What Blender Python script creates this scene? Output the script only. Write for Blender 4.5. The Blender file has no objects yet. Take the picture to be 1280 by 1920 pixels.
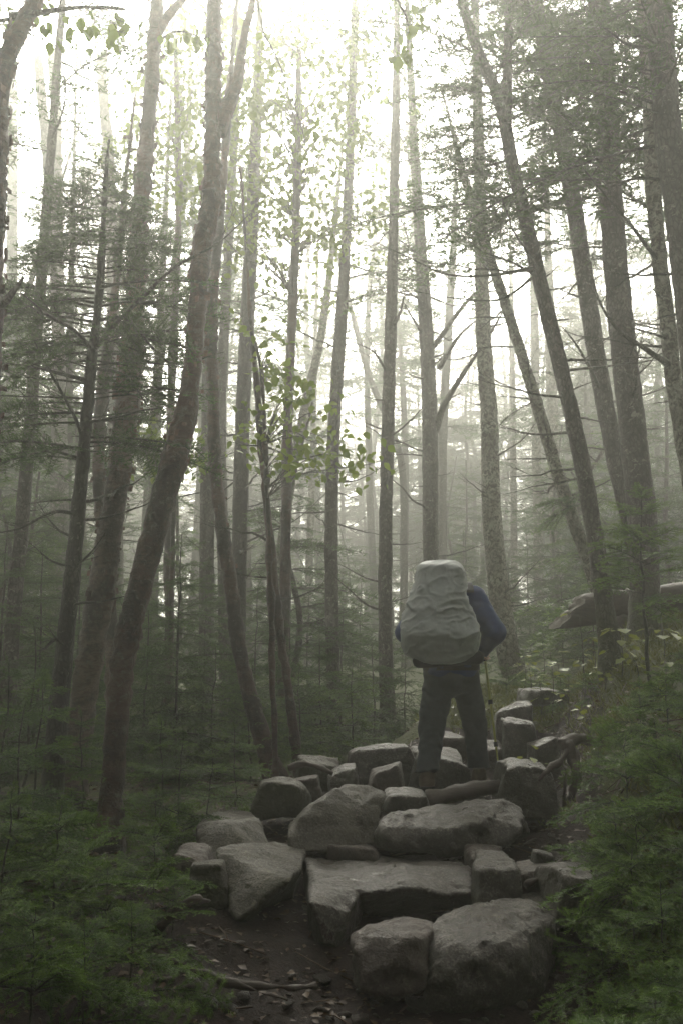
import bpy, bmesh, math, random
import numpy as np
from mathutils import Vector

# ------------------------------------------------------------------ camera, sky, sun, exposure
sc = bpy.context.scene
COL = sc.collection
CAM = np.array([0.0, 0.0, 1.5]); PITCH = math.radians(10.0); FPX = 35.0/36.0*1920.0
cd = bpy.data.cameras.new('camera'); cam = bpy.data.objects.new('camera', cd); COL.objects.link(cam)
cd.sensor_fit = 'VERTICAL'; cd.sensor_height = 36.0; cd.sensor_width = 24.0; cd.lens = 35.0
cd.clip_start = 0.05; cd.clip_end = 500.0
cam.location = CAM; cam.rotation_euler = (math.pi/2 + PITCH, 0, 0)
sc.camera = cam

SUN_EL = math.radians(35.0); SUN_AZ = math.radians(-3.0)      # sun ahead, veiled by the fog
world = bpy.data.worlds.new('World'); sc.world = world; world.use_nodes = True
wn = world.node_tree; wn.nodes.clear()
sky = wn.nodes.new('ShaderNodeTexSky'); sky.sky_type = 'NISHITA'; sky.sun_disc = False
sky.sun_elevation = SUN_EL; sky.sun_rotation = SUN_AZ
sky.air_density = 1.0; sky.dust_density = 6.0; sky.ozone_density = 0.6
hsv = wn.nodes.new('ShaderNodeHueSaturation'); hsv.inputs['Saturation'].default_value = 0.12   # overcast: white cloud
bg = wn.nodes.new('ShaderNodeBackground'); bg.inputs['Strength'].default_value = 0.12
wo = wn.nodes.new('ShaderNodeOutputWorld')
tint = wn.nodes.new('ShaderNodeMix'); tint.data_type = 'RGBA'; tint.blend_type = 'MULTIPLY'; tint.inputs[0].default_value = 1.0; tint.inputs[7].default_value = (1.0, 0.995, 0.92, 1)
wn.links.new(sky.outputs[0], hsv.inputs['Color']); wn.links.new(hsv.outputs[0], tint.inputs[6]); wn.links.new(tint.outputs[2], bg.inputs['Color'])
wn.links.new(bg.outputs[0], wo.inputs['Surface'])
sd = bpy.data.lights.new('sun', 'SUN'); sd.energy = 1.2; sd.angle = math.radians(14); sd.color = (1.0, 0.965, 0.86)
sun = bpy.data.objects.new('sun', sd); COL.objects.link(sun)
_s = Vector((math.sin(SUN_AZ)*math.cos(SUN_EL), math.cos(SUN_AZ)*math.cos(SUN_EL), math.sin(SUN_EL)))
sun.rotation_euler = (-_s).to_track_quat('-Z', 'Y').to_euler()
sun.location = _s*60
vs = sc.view_settings; vs.view_transform = 'Standard'; vs.look = 'None'; vs.gamma = 1.0; vs.use_curve_mapping = False
vs.exposure = 2.1
cy = sc.cycles
cy.max_bounces = 6; cy.diffuse_bounces = 2; cy.glossy_bounces = 2; cy.transmission_bounces = 3; cy.volume_bounces = 1
cy.transparent_max_bounces = 4; cy.use_denoising = True; cy.caustics_reflective = False; cy.caustics_refractive = False
HAZE_DENSITY = 0.013; HAZE_G = 0.78

# ------------------------------------------------------------------ numeric helpers
def ray(px, py):
    dx = (px-640.0)/FPX; dy = (960.0-py)/FPX; s, c = math.sin(PITCH), math.cos(PITCH)
    return np.array([dx, c - dy*s, s + dy*c])
def P(px, py, Y):                     # the point seen at a pixel on the upright plane y = Y
    d = ray(px, py); return CAM + d*(Y/d[1])
def Pz(px, py, z):                    # the point seen at a pixel on the level plane at height z
    d = ray(px, py); return CAM + d*((z-CAM[2])/d[2])
def mpp(px, py, Y): return (Y/ray(px, py)[1])/FPX
def sstep(a, b, x):
    t = np.clip((x-a)/(b-a), 0, 1); return t*t*(3-2*t)
def nrm(v): v = np.asarray(v, float); return v/(np.linalg.norm(v, axis=-1, keepdims=True)+1e-12)

def _hash(ix, iy, iz, seed):
    h = (ix.astype(np.uint32)*np.uint32(374761393) + iy.astype(np.uint32)*np.uint32(668265263)
         + iz.astype(np.uint32)*np.uint32(2246822519) + np.uint32((seed*3266489917) & 0xffffffff))
    h = (h ^ (h >> np.uint32(13)))*np.uint32(1274126177); h = h ^ (h >> np.uint32(16))
    return h.astype(np.float64)/4294967295.0*2-1
def vnoise(p, seed=0):
    p = np.asarray(p, float); i = np.floor(p).astype(np.int64); f = p-i; u = f*f*(3-2*f)
    x, y, z = i[..., 0], i[..., 1], i[..., 2]; r = 0
    for dx in (0, 1):
        wx = u[..., 0] if dx else 1-u[..., 0]
        for dy in (0, 1):
            wy = u[..., 1] if dy else 1-u[..., 1]
            for dz in (0, 1):
                wz = u[..., 2] if dz else 1-u[..., 2]
                r = r + wx*wy*wz*_hash(x+dx, y+dy, z+dz, seed)
    return r
def fbm(p, octs=4, seed=0, gain=0.5):
    a, r = 1.0, 0; p = np.asarray(p, float)
    for o in range(octs):
        r = r + a*vnoise(p, seed+o*17); p = p*2.03+11.7; a *= gain
    return r

# terrain --------------------------------------------------------------
def trail_x(Y): return np.interp(Y, [0, 4.5, 6.5, 7.4, 9, 12, 18, 60], [0.0, 0.2, 0.6, 0.85, 1.3, 2.0, 3.0, 6])
def trail_z(Y): return np.interp(Y, [0, 4.3, 5.6, 6.5, 7.4, 8.4, 9.2, 11, 14, 25, 42, 110], [0, 0, 0.30, 0.50, 0.70, 0.98, 1.32, 1.55, 1.78, 3.0, 5.0, 6.0])
def left_z(Y): return np.interp(Y, [-30, 0, 4, 5.5, 6.5, 9, 11, 14, 25, 42, 110], [-.3, 0, 0.12, 0.36, 0.50, 0.70, 0.88, 1.1, 2.2, 4.2, 5.2])
def ground_z(x, y, rough=True):
    x = np.asarray(x, float); y = np.asarray(y, float)
    xt = trail_x(y); zt = trail_z(y); zl = left_z(y)
    w = sstep(0.3, 1.3, xt-x)
    z = zt*(1-w) + zl*w
    edge = np.interp(y, [0, 4.0, 5.0, 8.5, 12, 30], [1.1, 0.85, 0.75, 0.45, 0.7, 3])
    d = x-(xt+edge); hgt = np.interp(y, [0, 3, 5, 8, 11, 16, 30], [0.1, 0.3, 0.6, 0.8, 0.55, 0.3, 0])
    z = z + hgt*sstep(0, 0.85, d) + 0.16*np.clip(d-0.5, 0, 8)*np.interp(y, [0, 5, 12], [0.4, 1, 1])
    z = z + 0.05*np.clip(-x-3, 0, 10)
    if rough:
        p = np.stack([x*1.3, y*1.3, x*0], -1)
        onpath = 1-sstep(0.5, 1.1, np.abs(x-xt))
        z = z + 0.05*fbm(p, 3, 5) + 0.018*fbm(p*5, 3, 9)*(1+onpath)
    return z
def gz(x, y): return float(ground_z(np.array([x]), np.array([y]))[0])

# mesh building ---------------------------------------------------------
class MB:
    def __init__(s): s.v = []; s.t = []; s.q = []; s.tm = []; s.qm = []; s.n = 0; s.tip = []
    def add(s, v, t=None, q=None, m=0, tip=None):
        v = np.asarray(v, float).reshape(-1, 3); s.tip.append(np.zeros(len(v)) if tip is None else tip)
        if t is not None and len(t): s.t.append(np.asarray(t, int)+s.n); s.tm.append(np.full(len(t), m))
        if q is not None and len(q): s.q.append(np.asarray(q, int)+s.n); s.qm.append(np.full(len(q), m))
        s.v.append(v); s.n += len(v)
    def arrays(s):
        v = np.concatenate(s.v) if s.v else np.zeros((0, 3))
        t = np.concatenate(s.t) if s.t else np.zeros((0, 3), int)
        q = np.concatenate(s.q) if s.q else np.zeros((0, 4), int)
        tm = np.concatenate(s.tm) if s.tm else np.zeros(0, int); qm = np.concatenate(s.qm) if s.qm else np.zeros(0, int)
        return v, t, q, tm, qm
    def mesh(s, name, mats, origin=(0, 0, 0), smooth=True):
        v, t, q, tm, qm = s.arrays(); me = bpy.data.meshes.new(name)
        v = v-np.asarray(origin)
        nl = len(t)*3+len(q)*4; me.vertices.add(len(v)); me.loops.add(nl); me.polygons.add(len(t)+len(q))
        me.vertices.foreach_set('co', v.astype(np.float32).ravel())
        me.loops.foreach_set('vertex_index', np.concatenate([t.ravel(), q.ravel()]).astype(np.int32))
        st = np.concatenate([np.arange(len(t))*3, len(t)*3+np.arange(len(q))*4]).astype(np.int32)
        me.polygons.foreach_set('loop_start', st)
        me.polygons.foreach_set('material_index', np.concatenate([tm, qm]).astype(np.int32))
        me.polygons.foreach_set('use_smooth', np.full(len(t)+len(q), smooth))
        me.update(calc_edges=True); me.validate()
        for m in (mats if isinstance(mats, (list, tuple)) else [mats]): me.materials.append(m)
        tp = np.concatenate(s.tip) if s.tip else np.zeros(0)
        if len(tp) == len(me.vertices) and tp.any(): me.attributes.new('tip', 'FLOAT', 'POINT').data.foreach_set('value', tp.astype(np.float32))
        return me
def link(name, me, parent=None, loc=(0, 0, 0), rot=(0, 0, 0), scale=(1, 1, 1)):
    o = bpy.data.objects.new(name, me); COL.objects.link(o)
    if parent is not None: o.parent = parent
    o.location = loc; o.rotation_euler = rot; o.scale = scale
    return o
def tag(o, label, cat, group=None):
    o['label'] = label; o['category'] = cat
    if group: o['group'] = group
    return o
def empty(name, loc, rz=0, s=1.0):
    o = bpy.data.objects.new(name, None); COL.objects.link(o); o.location = loc; o.rotation_euler = (0, 0, rz); o.scale = (s, s, s)
    o.empty_display_size = 0.1
    return o
def smooth_path(pts, step):
    pts = np.asarray(pts, float)
    if len(pts) == 2: pts = np.stack([pts[0], (pts[0]+pts[1])/2, pts[1]])
    e = np.concatenate([[2*pts[0]-pts[1]], pts, [2*pts[-1]-pts[-2]]]); out = []
    for i in range(1, len(e)-2):
        n = max(2, int(np.linalg.norm(e[i+1, :3]-e[i, :3])/step)); t = np.linspace(0, 1, n, endpoint=False)[:, None]
        a, b, c, d = e[i-1], e[i], e[i+1], e[i+2]
        out.append(0.5*(2*b+(c-a)*t+(2*a-5*b+4*c-d)*t**2+(3*b-a-3*c+d)*t**3))
    out.append(e[-2][None]); return np.concatenate(out)
def frames(p):
    d = np.gradient(p, axis=0); d = nrm(d)
    ref = np.tile(np.array([0.0, 1.0, 0.02]), (len(p), 1)); par = np.abs((d*nrm(ref)).sum(1)) > 0.95
    if par.mean() > 0.3: ref[:] = [0.03, 0, 1.0]
    a = nrm(np.cross(d, ref)); b = np.cross(d, a); return d, a, b
def tube(mb, p, r, seg=6, m=0, disp=None, cap=True):
    p = np.asarray(p, float); r = np.broadcast_to(np.asarray(r, float), (len(p),)); d, a, b = frames(p); n = len(p)
    th = np.arange(seg)/seg*2*math.pi
    dirs = a[:, None]*np.cos(th)[None, :, None]+b[:, None]*np.sin(th)[None, :, None]
    R = np.repeat(r[:, None], seg, 1)
    v = p[:, None]+dirs*R[..., None]
    if disp is not None: v = v+dirs*disp(v.reshape(-1, 3)).reshape(n, seg)[..., None]
    i = np.arange(n-1)[:, None]*seg; j = np.arange(seg)[None]; k = (j+1) % seg
    q = np.stack([i+j, i+k, i+seg+k, i+seg+j], -1).reshape(-1, 4)
    V = v.reshape(-1, 3); t = []
    if cap:
        c = len(V); V = np.concatenate([V, p[:1], p[-1:]])
        t = [(c, (jj+1) % seg, jj) for jj in range(seg)]+[(c+1, (n-1)*seg+jj, (n-1)*seg+(jj+1) % seg) for jj in range(seg)]
    mb.add(V, t, q, m)

def surface_nets(F, org, h):
    s = F < 0; nx, ny, nz = F.shape
    cnt = np.zeros((nx-1, ny-1, nz-1), int)
    for dx in (0, 1):
        for dy in (0, 1):
            for dz in (0, 1): cnt += s[dx:nx-1+dx, dy:ny-1+dy, dz:nz-1+dz]
    ci = np.argwhere((cnt > 0) & (cnt < 8)); N = len(ci)
    acc = np.zeros((N, 3)); num = np.zeros(N)
    corners = [(a, b, c) for a in (0, 1) for b in (0, 1) for c in (0, 1)]
    for c0 in corners:
        for ax in range(3):
            if c0[ax]: continue
            c1 = list(c0); c1[ax] = 1
            f0 = F[tuple((ci+np.array(c0)).T)]; f1 = F[tuple((ci+np.array(c1)).T)]
            x = (f0 < 0) != (f1 < 0); den = np.where(x, f0-f1, 1); t = np.where(x, f0/den, 0)
            pos = np.array(c0)[None]+t[:, None]*np.eye(3)[ax][None]
            acc += pos*x[:, None]; num += x
    v = org+(ci+acc/np.maximum(num, 1)[:, None])*h
    idx = np.full((nx-1, ny-1, nz-1), -1); idx[tuple(ci.T)] = np.arange(N); quads = []
    for ax in range(3):
        sl0 = [slice(None)]*3; sl1 = [slice(None)]*3; sl0[ax] = slice(0, -1); sl1[ax] = slice(1, None)
        e = np.argwhere(s[tuple(sl0)] != s[tuple(sl1)]); b, c = (ax+1) % 3, (ax+2) % 3
        e = e[(e[:, b] > 0) & (e[:, c] > 0) & (e[:, b] < F.shape[b]-1) & (e[:, c] < F.shape[c]-1)]
        ins = s[tuple(e.T)]; eb = np.eye(3, dtype=int)[b]; ec = np.eye(3, dtype=int)[c]
        q = np.stack([idx[tuple((e-eb-ec).T)], idx[tuple((e-ec).T)], idx[tuple(e.T)], idx[tuple((e-eb).T)]], 1)
        q[~ins] = q[~ins][:, ::-1]; quads.append(q)
    q = np.concatenate(quads); return v, q[(q >= 0).all(1)]
def grid(lo, hi, h):
    lo = np.asarray(lo, float)-2.5*h; hi = np.asarray(hi, float)+2.5*h; n = np.ceil((hi-lo)/h).astype(int)+1
    g = np.stack(np.meshgrid(*[lo[i]+np.arange(n[i])*h for i in range(3)], indexing='ij'), -1); return lo, g
def capsule(p, a, b, ra, rb):
    a = np.asarray(a); b = np.asarray(b); ab = b-a; t = np.clip(((p-a)@ab)/(ab@ab+1e-9), 0, 1)
    return np.linalg.norm(p-a-t[..., None]*ab, axis=-1)-(ra+(rb-ra)*t)
def smin(a, b, k):
    h = np.clip(0.5+0.5*(b-a)/k, 0, 1); return b*(1-h)+a*h-k*h*(1-h)

# ------------------------------------------------------------------ materials
def new_mat(name):
    m = bpy.data.materials.new(name); m.use_nodes = True; nt = m.node_tree; nt.nodes.clear()
    out = nt.nodes.new('ShaderNodeOutputMaterial'); b = nt.nodes.new('ShaderNodeBsdfPrincipled')
    nt.links.new(b.outputs[0], out.inputs['Surface']); return m, nt, b, out
def N(nt, typ, **kw):
    n = nt.nodes.new(typ)
    for k, v in kw.items():
        if k in n.inputs: n.inputs[k].default_value = v
        else: setattr(n, k, v)
    return n
def coords(nt, scale=(1, 1, 1), kind='Object'):
    tc = N(nt, 'ShaderNodeTexCoord'); mp = N(nt, 'ShaderNodeMapping'); mp.inputs['Scale'].default_value = scale
    nt.links.new(tc.outputs[kind], mp.inputs['Vector']); return mp.outputs[0]
def noise(nt, vec, scale, detail=5, rough=0.6, dist=0.0):
    n = N(nt, 'ShaderNodeTexNoise'); n.inputs['Scale'].default_value = scale; n.inputs['Detail'].default_value = detail
    n.inputs['Roughness'].default_value = rough; n.inputs['Distortion'].default_value = dist
    nt.links.new(vec, n.inputs['Vector']); return n.outputs['Fac']
def ramp(nt, fac, stops):
    r = N(nt, 'ShaderNodeValToRGB'); e = r.color_ramp.elements
    while len(e) < len(stops): e.new(0.5)
    for el, (pos, c) in zip(e, stops):
        el.position = pos; el.color = (c, c, c, 1) if isinstance(c, (int, float)) else (*c, 1)
    nt.links.new(fac, r.inputs['Fac']); return r.outputs['Color']
def mixc(nt, fac, a, b, mode='MIX'):
    m = N(nt, 'ShaderNodeMix', data_type='RGBA', blend_type=mode)
    for sock, val in ((m.inputs[0], fac), (m.inputs[6], a), (m.inputs[7], b)):
        if isinstance(val, bpy.types.NodeSocket): nt.links.new(val, sock)
        elif isinstance(val, tuple): sock.default_value = (*val, 1)
        else: sock.default_value = val
    return m.outputs[2]
def mth(nt, op, a, b=0.0):
    m = N(nt, 'ShaderNodeMath', operation=op)
    for s_, v in ((m.inputs[0], a), (m.inputs[1], b)):
        if isinstance(v, bpy.types.NodeSocket): nt.links.new(v, s_)
        else: s_.default_value = v
    return m.outputs[0]
def bump(nt, bsdf, h, strength=0.5, dist=0.01):
    b = N(nt, 'ShaderNodeBump'); b.inputs['Strength'].default_value = strength; b.inputs['Distance'].default_value = dist
    nt.links.new(h, b.inputs['Height']); nt.links.new(b.outputs[0], bsdf.inputs['Normal'])

def m_needles(name, c1, c2, c3, trans=0.3, tipc=None):
    m, nt, b, out = new_mat(name); g = N(nt, 'ShaderNodeNewGeometry'); oi = N(nt, 'ShaderNodeObjectInfo')
    nz = noise(nt, coords(nt), 2.2, 3); base = mixc(nt, ramp(nt, nz, [(0.35, 0.0), (0.65, 1.0)]), c1, c2)
    base = mixc(nt, ramp(nt, g.outputs['Random Per Island'], [(0.55, 0.0), (1.0, 0.8)]), base, c3)
    base = mixc(nt, mth(nt, 'MULTIPLY', oi.outputs['Random'], 0.35), base, (c1[0]*1.5, c1[1]*0.95, c1[2]*0.8))
    ta = N(nt, 'ShaderNodeAttribute', attribute_name='tip')
    if tipc: base = mixc(nt, mth(nt, 'MULTIPLY', ta.outputs['Fac'], 0.8), base, tipc)
    nt.links.new(base, b.inputs['Base Color']); b.inputs['Roughness'].default_value = 0.42
    b.inputs['Specular IOR Level'].default_value = 0.4
    tr = N(nt, 'ShaderNodeBsdfTranslucent'); nt.links.new(mixc(nt, 0.5, base, c3), tr.inputs['Color'])
    mx = N(nt, 'ShaderNodeMixShader'); mx.inputs[0].default_value = trans
    nt.links.new(b.outputs[0], mx.inputs[1]); nt.links.new(tr.outputs[0], mx.inputs[2]); nt.links.new(mx.outputs[0], out.inputs['Surface'])
    return m
M = {}
M['needle'] = m_needles('fir_needles', (0.020, 0.050, 0.015), (0.040, 0.090, 0.021), (0.070, 0.135, 0.029), 0.35, (0.100, 0.175, 0.040))
M['needle_fresh'] = m_needles('fresh_fir_needles', (0.026, 0.066, 0.015), (0.055, 0.120, 0.022), (0.100, 0.180, 0.032), 0.35, (0.190, 0.300, 0.050))
M['needle_dry'] = m_needles('spruce_needles', (0.026, 0.050, 0.020), (0.048, 0.072, 0.024), (0.080, 0.095, 0.033), 0.25)
M['leaf'] = m_needles('birch_leaves', (0.090, 0.160, 0.030), (0.150, 0.220, 0.040), (0.220, 0.270, 0.050), 0.5)
M['leaf_yellow'] = m_needles('maple_leaves', (0.120, 0.190, 0.030), (0.200, 0.260, 0.040), (0.300, 0.300, 0.050), 0.45)
M['moss'] = m_needles('moss_blades', (0.075, 0.105, 0.016), (0.120, 0.145, 0.020), (0.190, 0.190, 0.030), 0.2)

def m_bark(name, dark, mid, light, lichen, lich_amt, wet=0.6, moss_amt=0.0):
    m, nt, b, out = new_mat(name); v = coords(nt); vs_ = coords(nt, (1, 1, 0.45)); oi = N(nt, 'ShaderNodeObjectInfo')
    n1 = noise(nt, vs_, 38, 6, 0.65, 0.4); n2 = noise(nt, v, 5, 4); n3 = noise(nt, v, 22, 6, 0.7, 0.8)
    vo = N(nt, 'ShaderNodeTexVoronoi', feature='DISTANCE_TO_EDGE'); vo.inputs['Scale'].default_value = 34
    nt.links.new(vs_, vo.inputs['Vector'])
    crack = ramp(nt, vo.outputs['Distance'], [(0.0, 0.0), (0.18, 1.0)])
    c = mixc(nt, ramp(nt, n1, [(0.3, 0.0), (0.7, 1.0)]), dark, mid); c = mixc(nt, ramp(nt, n2, [(0.4, 0.0), (0.75, 1.0)]), c, light)
    c = mixc(nt, mth(nt, 'SUBTRACT', 1.0, crack), c, dark)
    lf = ramp(nt, n3, [(0.62-0.18*lich_amt, 0.0), (0.68-0.12*lich_amt, 1.0)])
    lf = mth(nt, 'MULTIPLY', lf, ramp(nt, noise(nt, v, 2.2, 2), [(0.3, 0.2), (0.6, 1.0)]))
    c = mixc(nt, mth(nt, 'MULTIPLY', lf, 0.85), c, lichen)
    if moss_amt:
        sx = N(nt, 'ShaderNodeSeparateXYZ'); nt.links.new(v, sx.inputs[0])
        mz = ramp(nt, mth(nt, 'ADD', mth(nt, 'MULTIPLY', sx.outputs[2], -0.55), mth(nt, 'ADD', noise(nt, v, 9, 4), 0.1)), [(0.25, 0.0), (0.55, 1.0)])
        c = mixc(nt, mth(nt, 'MULTIPLY', mz, moss_amt), c, (0.055, 0.075, 0.018))
    nt.links.new(c, b.inputs['Base Color']); b.inputs['Roughness'].default_value = wet
    bump(nt, b, mth(nt, 'ADD', mth(nt, 'MULTIPLY', crack, 0.6), mth(nt, 'ADD', n1, lf)), 0.8, 0.008); return m
M['bark'] = m_bark('spruce_bark', (0.030, 0.026, 0.021), (0.075, 0.065, 0.052), (0.120, 0.108, 0.088), (0.22, 0.22, 0.17), 0.35, 0.7, 0.5)
M['bark_lichen'] = m_bark('lichen_fir_bark', (0.060, 0.052, 0.044), (0.125, 0.110, 0.090), (0.190, 0.170, 0.140), (0.34, 0.34, 0.26), 0.95, 0.75, 0.5)
M['bark_dark'] = m_bark('dark_fir_bark', (0.018, 0.016, 0.013), (0.042, 0.038, 0.030), (0.075, 0.070, 0.055), (0.16, 0.17, 0.12), 0.2, 0.6, 0.5)
M['twig'] = m_bark('dead_twigs', (0.022, 0.020, 0.016), (0.05, 0.046, 0.036), (0.085, 0.08, 0.06), (0.17, 0.18, 0.13), 0.4, 0.7)
M['snag'] = m_bark('bleached_snag', (0.10, 0.092, 0.080), (0.20, 0.185, 0.16), (0.30, 0.28, 0.24), (0.36, 0.35, 0.30), 0.3, 0.8)

def m_birch(name, a, bb, cc, dark):
    m, nt, b, out = new_mat(name); v = coords(nt); vh = coords(nt, (0.7, 0.7, 5.0))
    lent = ramp(nt, noise(nt, vh, 11, 6, 0.7, 0.5), [(0.36, 0.0), (0.46, 1.0)])
    n2 = noise(nt, v, 3.2, 6, 0.65, 0.8); n3 = noise(nt, coords(nt, (1, 1, 2.4)), 9, 6, 0.7, 1.0)
    c = mixc(nt, ramp(nt, n2, [(0.38, 0.0), (0.60, 1.0)]), a, bb); c = mixc(nt, ramp(nt, n3, [(0.48, 0.0), (0.60, 0.9)]), c, cc)
    c = mixc(nt, mth(nt, 'MULTIPLY', mth(nt, 'SUBTRACT', 1.0, lent), 0.55), c, dark)
    rough_ = ramp(nt, mth(nt, 'ADD', noise(nt, v, 1.5, 3), mth(nt, 'MULTIPLY', noise(nt, v, 26, 5, 0.7), 0.35)), [(0.63, 0.0), (0.74, 1.0)])
    c = mixc(nt, mth(nt, 'MULTIPLY', rough_, 0.9), c, dark)
    gr = ramp(nt, noise(nt, v, 17, 6, 0.75, 0.5), [(0.55, 0.0), (0.63, 1.0)])
    c = mixc(nt, mth(nt, 'MULTIPLY', gr, 0.6), c, (0.13, 0.135, 0.11))
    nt.links.new(c, b.inputs['Base Color']); b.inputs['Roughness'].default_value = 0.5
    bump(nt, b, mth(nt, 'ADD', mth(nt, 'MULTIPLY', rough_, 0.8), mth(nt, 'ADD', mth(nt, 'MULTIPLY', lent, 0.4), mth(nt, 'ADD', n3, noise(nt, v, 70, 5)))), 0.9, 0.012); return m
M['birch'] = m_birch('red_birch_bark', (0.062, 0.030, 0.020), (0.100, 0.064, 0.046), (0.060, 0.021, 0.013), (0.013, 0.010, 0.008))
M['birch_pale'] = m_birch('pale_birch_bark', (0.120, 0.084, 0.062), (0.180, 0.140, 0.108), (0.088, 0.048, 0.036), (0.030, 0.023, 0.018))
M['curl'] = m_birch('peeling_birch_bark', (0.100, 0.052, 0.036), (0.190, 0.105, 0.070), (0.085, 0.040, 0.028), (0.040, 0.026, 0.020))

def m_rock(name, dark, mid, light, moss, moss_amt, rough=0.38):
    m, nt, b, out = new_mat(name); v = coords(nt); oi = N(nt, 'ShaderNodeObjectInfo'); g = N(nt, 'ShaderNodeNewGeometry')
    n1 = noise(nt, v, 7, 8, 0.65, 0.3); n2 = noise(nt, v, 75, 5, 0.75); n3 = noise(nt, v, 2.6, 4, 0.6); n4 = noise(nt, v, 230, 3, 0.7)
    c = mixc(nt, ramp(nt, n1, [(0.30, 0.0), (0.70, 1.0)]), dark, mid); c = mixc(nt, ramp(nt, n2, [(0.48, 0.0), (0.68, 1.0)]), c, light)
    c = mixc(nt, ramp(nt, n4, [(0.55, 0.0), (0.72, 0.6)]), c, dark)
    vo = N(nt, 'ShaderNodeTexVoronoi', feature='DISTANCE_TO_EDGE'); vo.inputs['Scale'].default_value = 2.7
    wv = N(nt, 'ShaderNodeMix', data_type='VECTOR'); wv.inputs[0].default_value = 0.12
    nn = N(nt, 'ShaderNodeTexNoise'); nn.inputs['Scale'].default_value = 6; nt.links.new(v, nn.inputs['Vector'])
    nt.links.new(v, wv.inputs[4]); nt.links.new(nn.outputs['Color'], wv.inputs[5]); nt.links.new(wv.outputs[1], vo.inputs['Vector'])
    crack = ramp(nt, vo.outputs['Distance'], [(0.0, 0.0), (0.02, 1.0)])
    c = mixc(nt, mth(nt, 'MULTIPLY', mth(nt, 'SUBTRACT', 1.0, crack), 0.15), c, dark)
    lich = ramp(nt, noise(nt, v, 16, 6, 0.7, 0.6), [(0.60, 0.0), (0.66, 1.0)])
    c = mixc(nt, mth(nt, 'MULTIPLY', lich, 0.45), c, (light[0]*1.25, light[1]*1.28, light[2]*1.1))
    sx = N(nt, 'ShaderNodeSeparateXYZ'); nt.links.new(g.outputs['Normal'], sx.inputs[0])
    side = mth(nt, 'ADD', mth(nt, 'MULTIPLY', sx.outputs[2], -0.42), mth(nt, 'MULTIPLY', sx.outputs[0], -0.22))  # moss on the sides, strengthened so its dark colour also stands for overhang shade
    moss_shade = ramp(nt, mth(nt, 'ADD', side, mth(nt, 'ADD', mth(nt, 'MULTIPLY', n3, 0.9), mth(nt, 'MULTIPLY', n2, 0.25))), [(0.52-0.2*moss_amt, 0.0), (0.74-0.2*moss_amt, 1.0)])
    c = mixc(nt, mth(nt, 'MULTIPLY', moss_shade, 0.8*min(1, moss_amt*1.6)), c, moss)
    c = mixc(nt, mth(nt, 'MULTIPLY', oi.outputs['Random'], 0.3), c, (dark[0]*1.4, dark[1]*1.25, dark[2]*1.1))
    nt.links.new(c, b.inputs['Base Color'])
    nt.links.new(ramp(nt, mth(nt, 'ADD', n3, mth(nt, 'MULTIPLY', moss_shade, 0.3)), [(0.35, rough-0.13), (0.7, rough+0.25)]), b.inputs['Roughness'])
    bump(nt, b, mth(nt, 'ADD', mth(nt, 'MULTIPLY', n1, 1.6), mth(nt, 'ADD', mth(nt, 'MULTIPLY', n2, 0.7), mth(nt, 'MULTIPLY', crack, 0.12))), 0.95, 0.022); return m
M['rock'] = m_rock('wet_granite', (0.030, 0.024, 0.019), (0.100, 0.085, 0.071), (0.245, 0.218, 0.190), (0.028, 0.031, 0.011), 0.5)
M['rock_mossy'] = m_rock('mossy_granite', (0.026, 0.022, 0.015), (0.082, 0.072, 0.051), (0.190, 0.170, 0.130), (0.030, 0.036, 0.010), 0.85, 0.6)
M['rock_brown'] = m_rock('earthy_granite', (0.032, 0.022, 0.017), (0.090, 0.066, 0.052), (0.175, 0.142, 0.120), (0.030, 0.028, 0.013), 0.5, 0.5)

def m_ground():
    m, nt, b, out = new_mat('forest_floor'); v = coords(nt); at = N(nt, 'ShaderNodeAttribute', attribute_name='moss')
    n1 = noise(nt, v, 9, 7, 0.7); n2 = noise(nt, v, 55, 5, 0.75); n3 = noise(nt, v, 2.0, 4)
    soil = mixc(nt, ramp(nt, n1, [(0.3, 0.0), (0.7, 1.0)]), (0.012, 0.007, 0.005), (0.036, 0.020, 0.014))
    soil = mixc(nt, ramp(nt, n2, [(0.52, 0.0), (0.70, 0.8)]), soil, (0.066, 0.042, 0.030))
    moss = mixc(nt, ramp(nt, n2, [(0.35, 0.0), (0.7, 1.0)]), (0.034, 0.044, 0.011), (0.100, 0.115, 0.022))
    f = ramp(nt, mth(nt, 'ADD', at.outputs['Fac'], mth(nt, 'MULTIPLY', mth(nt, 'SUBTRACT', n1, 0.5), 1.2)), [(0.4, 0.0), (0.6, 1.0)])
    nt.links.new(mixc(nt, f, soil, moss), b.inputs['Base Color']); b.inputs['Roughness'].default_value = 0.8
    bump(nt, b, mth(nt, 'ADD', n1, n2), 0.9, 0.02); return m
M['ground'] = m_ground()

def m_cloth(name, c, rough, scale, var=0.25, spec=0.3, streak=None):
    m, nt, b, out = new_mat(name); v = coords(nt); n1 = noise(nt, v, scale, 5, 0.6, 0.4); n2 = noise(nt, v, 260, 3)
    col = mixc(nt, ramp(nt, n1, [(0.35, 0.0), (0.65, 1.0)]), tuple(x*(1-var) for x in c), c)
    if streak: col = mixc(nt, ramp(nt, noise(nt, coords(nt, (1, 1, 0.5)), 9, 5, 0.7, 1.0), [(0.58, 0.0), (0.72, 0.6)]), col, streak)
    nt.links.new(col, b.inputs['Base Color']); b.inputs['Roughness'].default_value = rough; b.inputs['Specular IOR Level'].default_value = spec
    bump(nt, b, mth(nt, 'ADD', n1, mth(nt, 'MULTIPLY', n2, 0.3)), 0.5, 0.006); return m
M['cover'] = m_cloth('pack_cover_cloth', (0.262, 0.276, 0.270), 0.5, 14, 0.12, 0.35, (0.17, 0.172, 0.158))
M['jacket'] = m_cloth('navy_jacket_cloth', (0.016, 0.036, 0.125), 0.6, 18)
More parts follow.
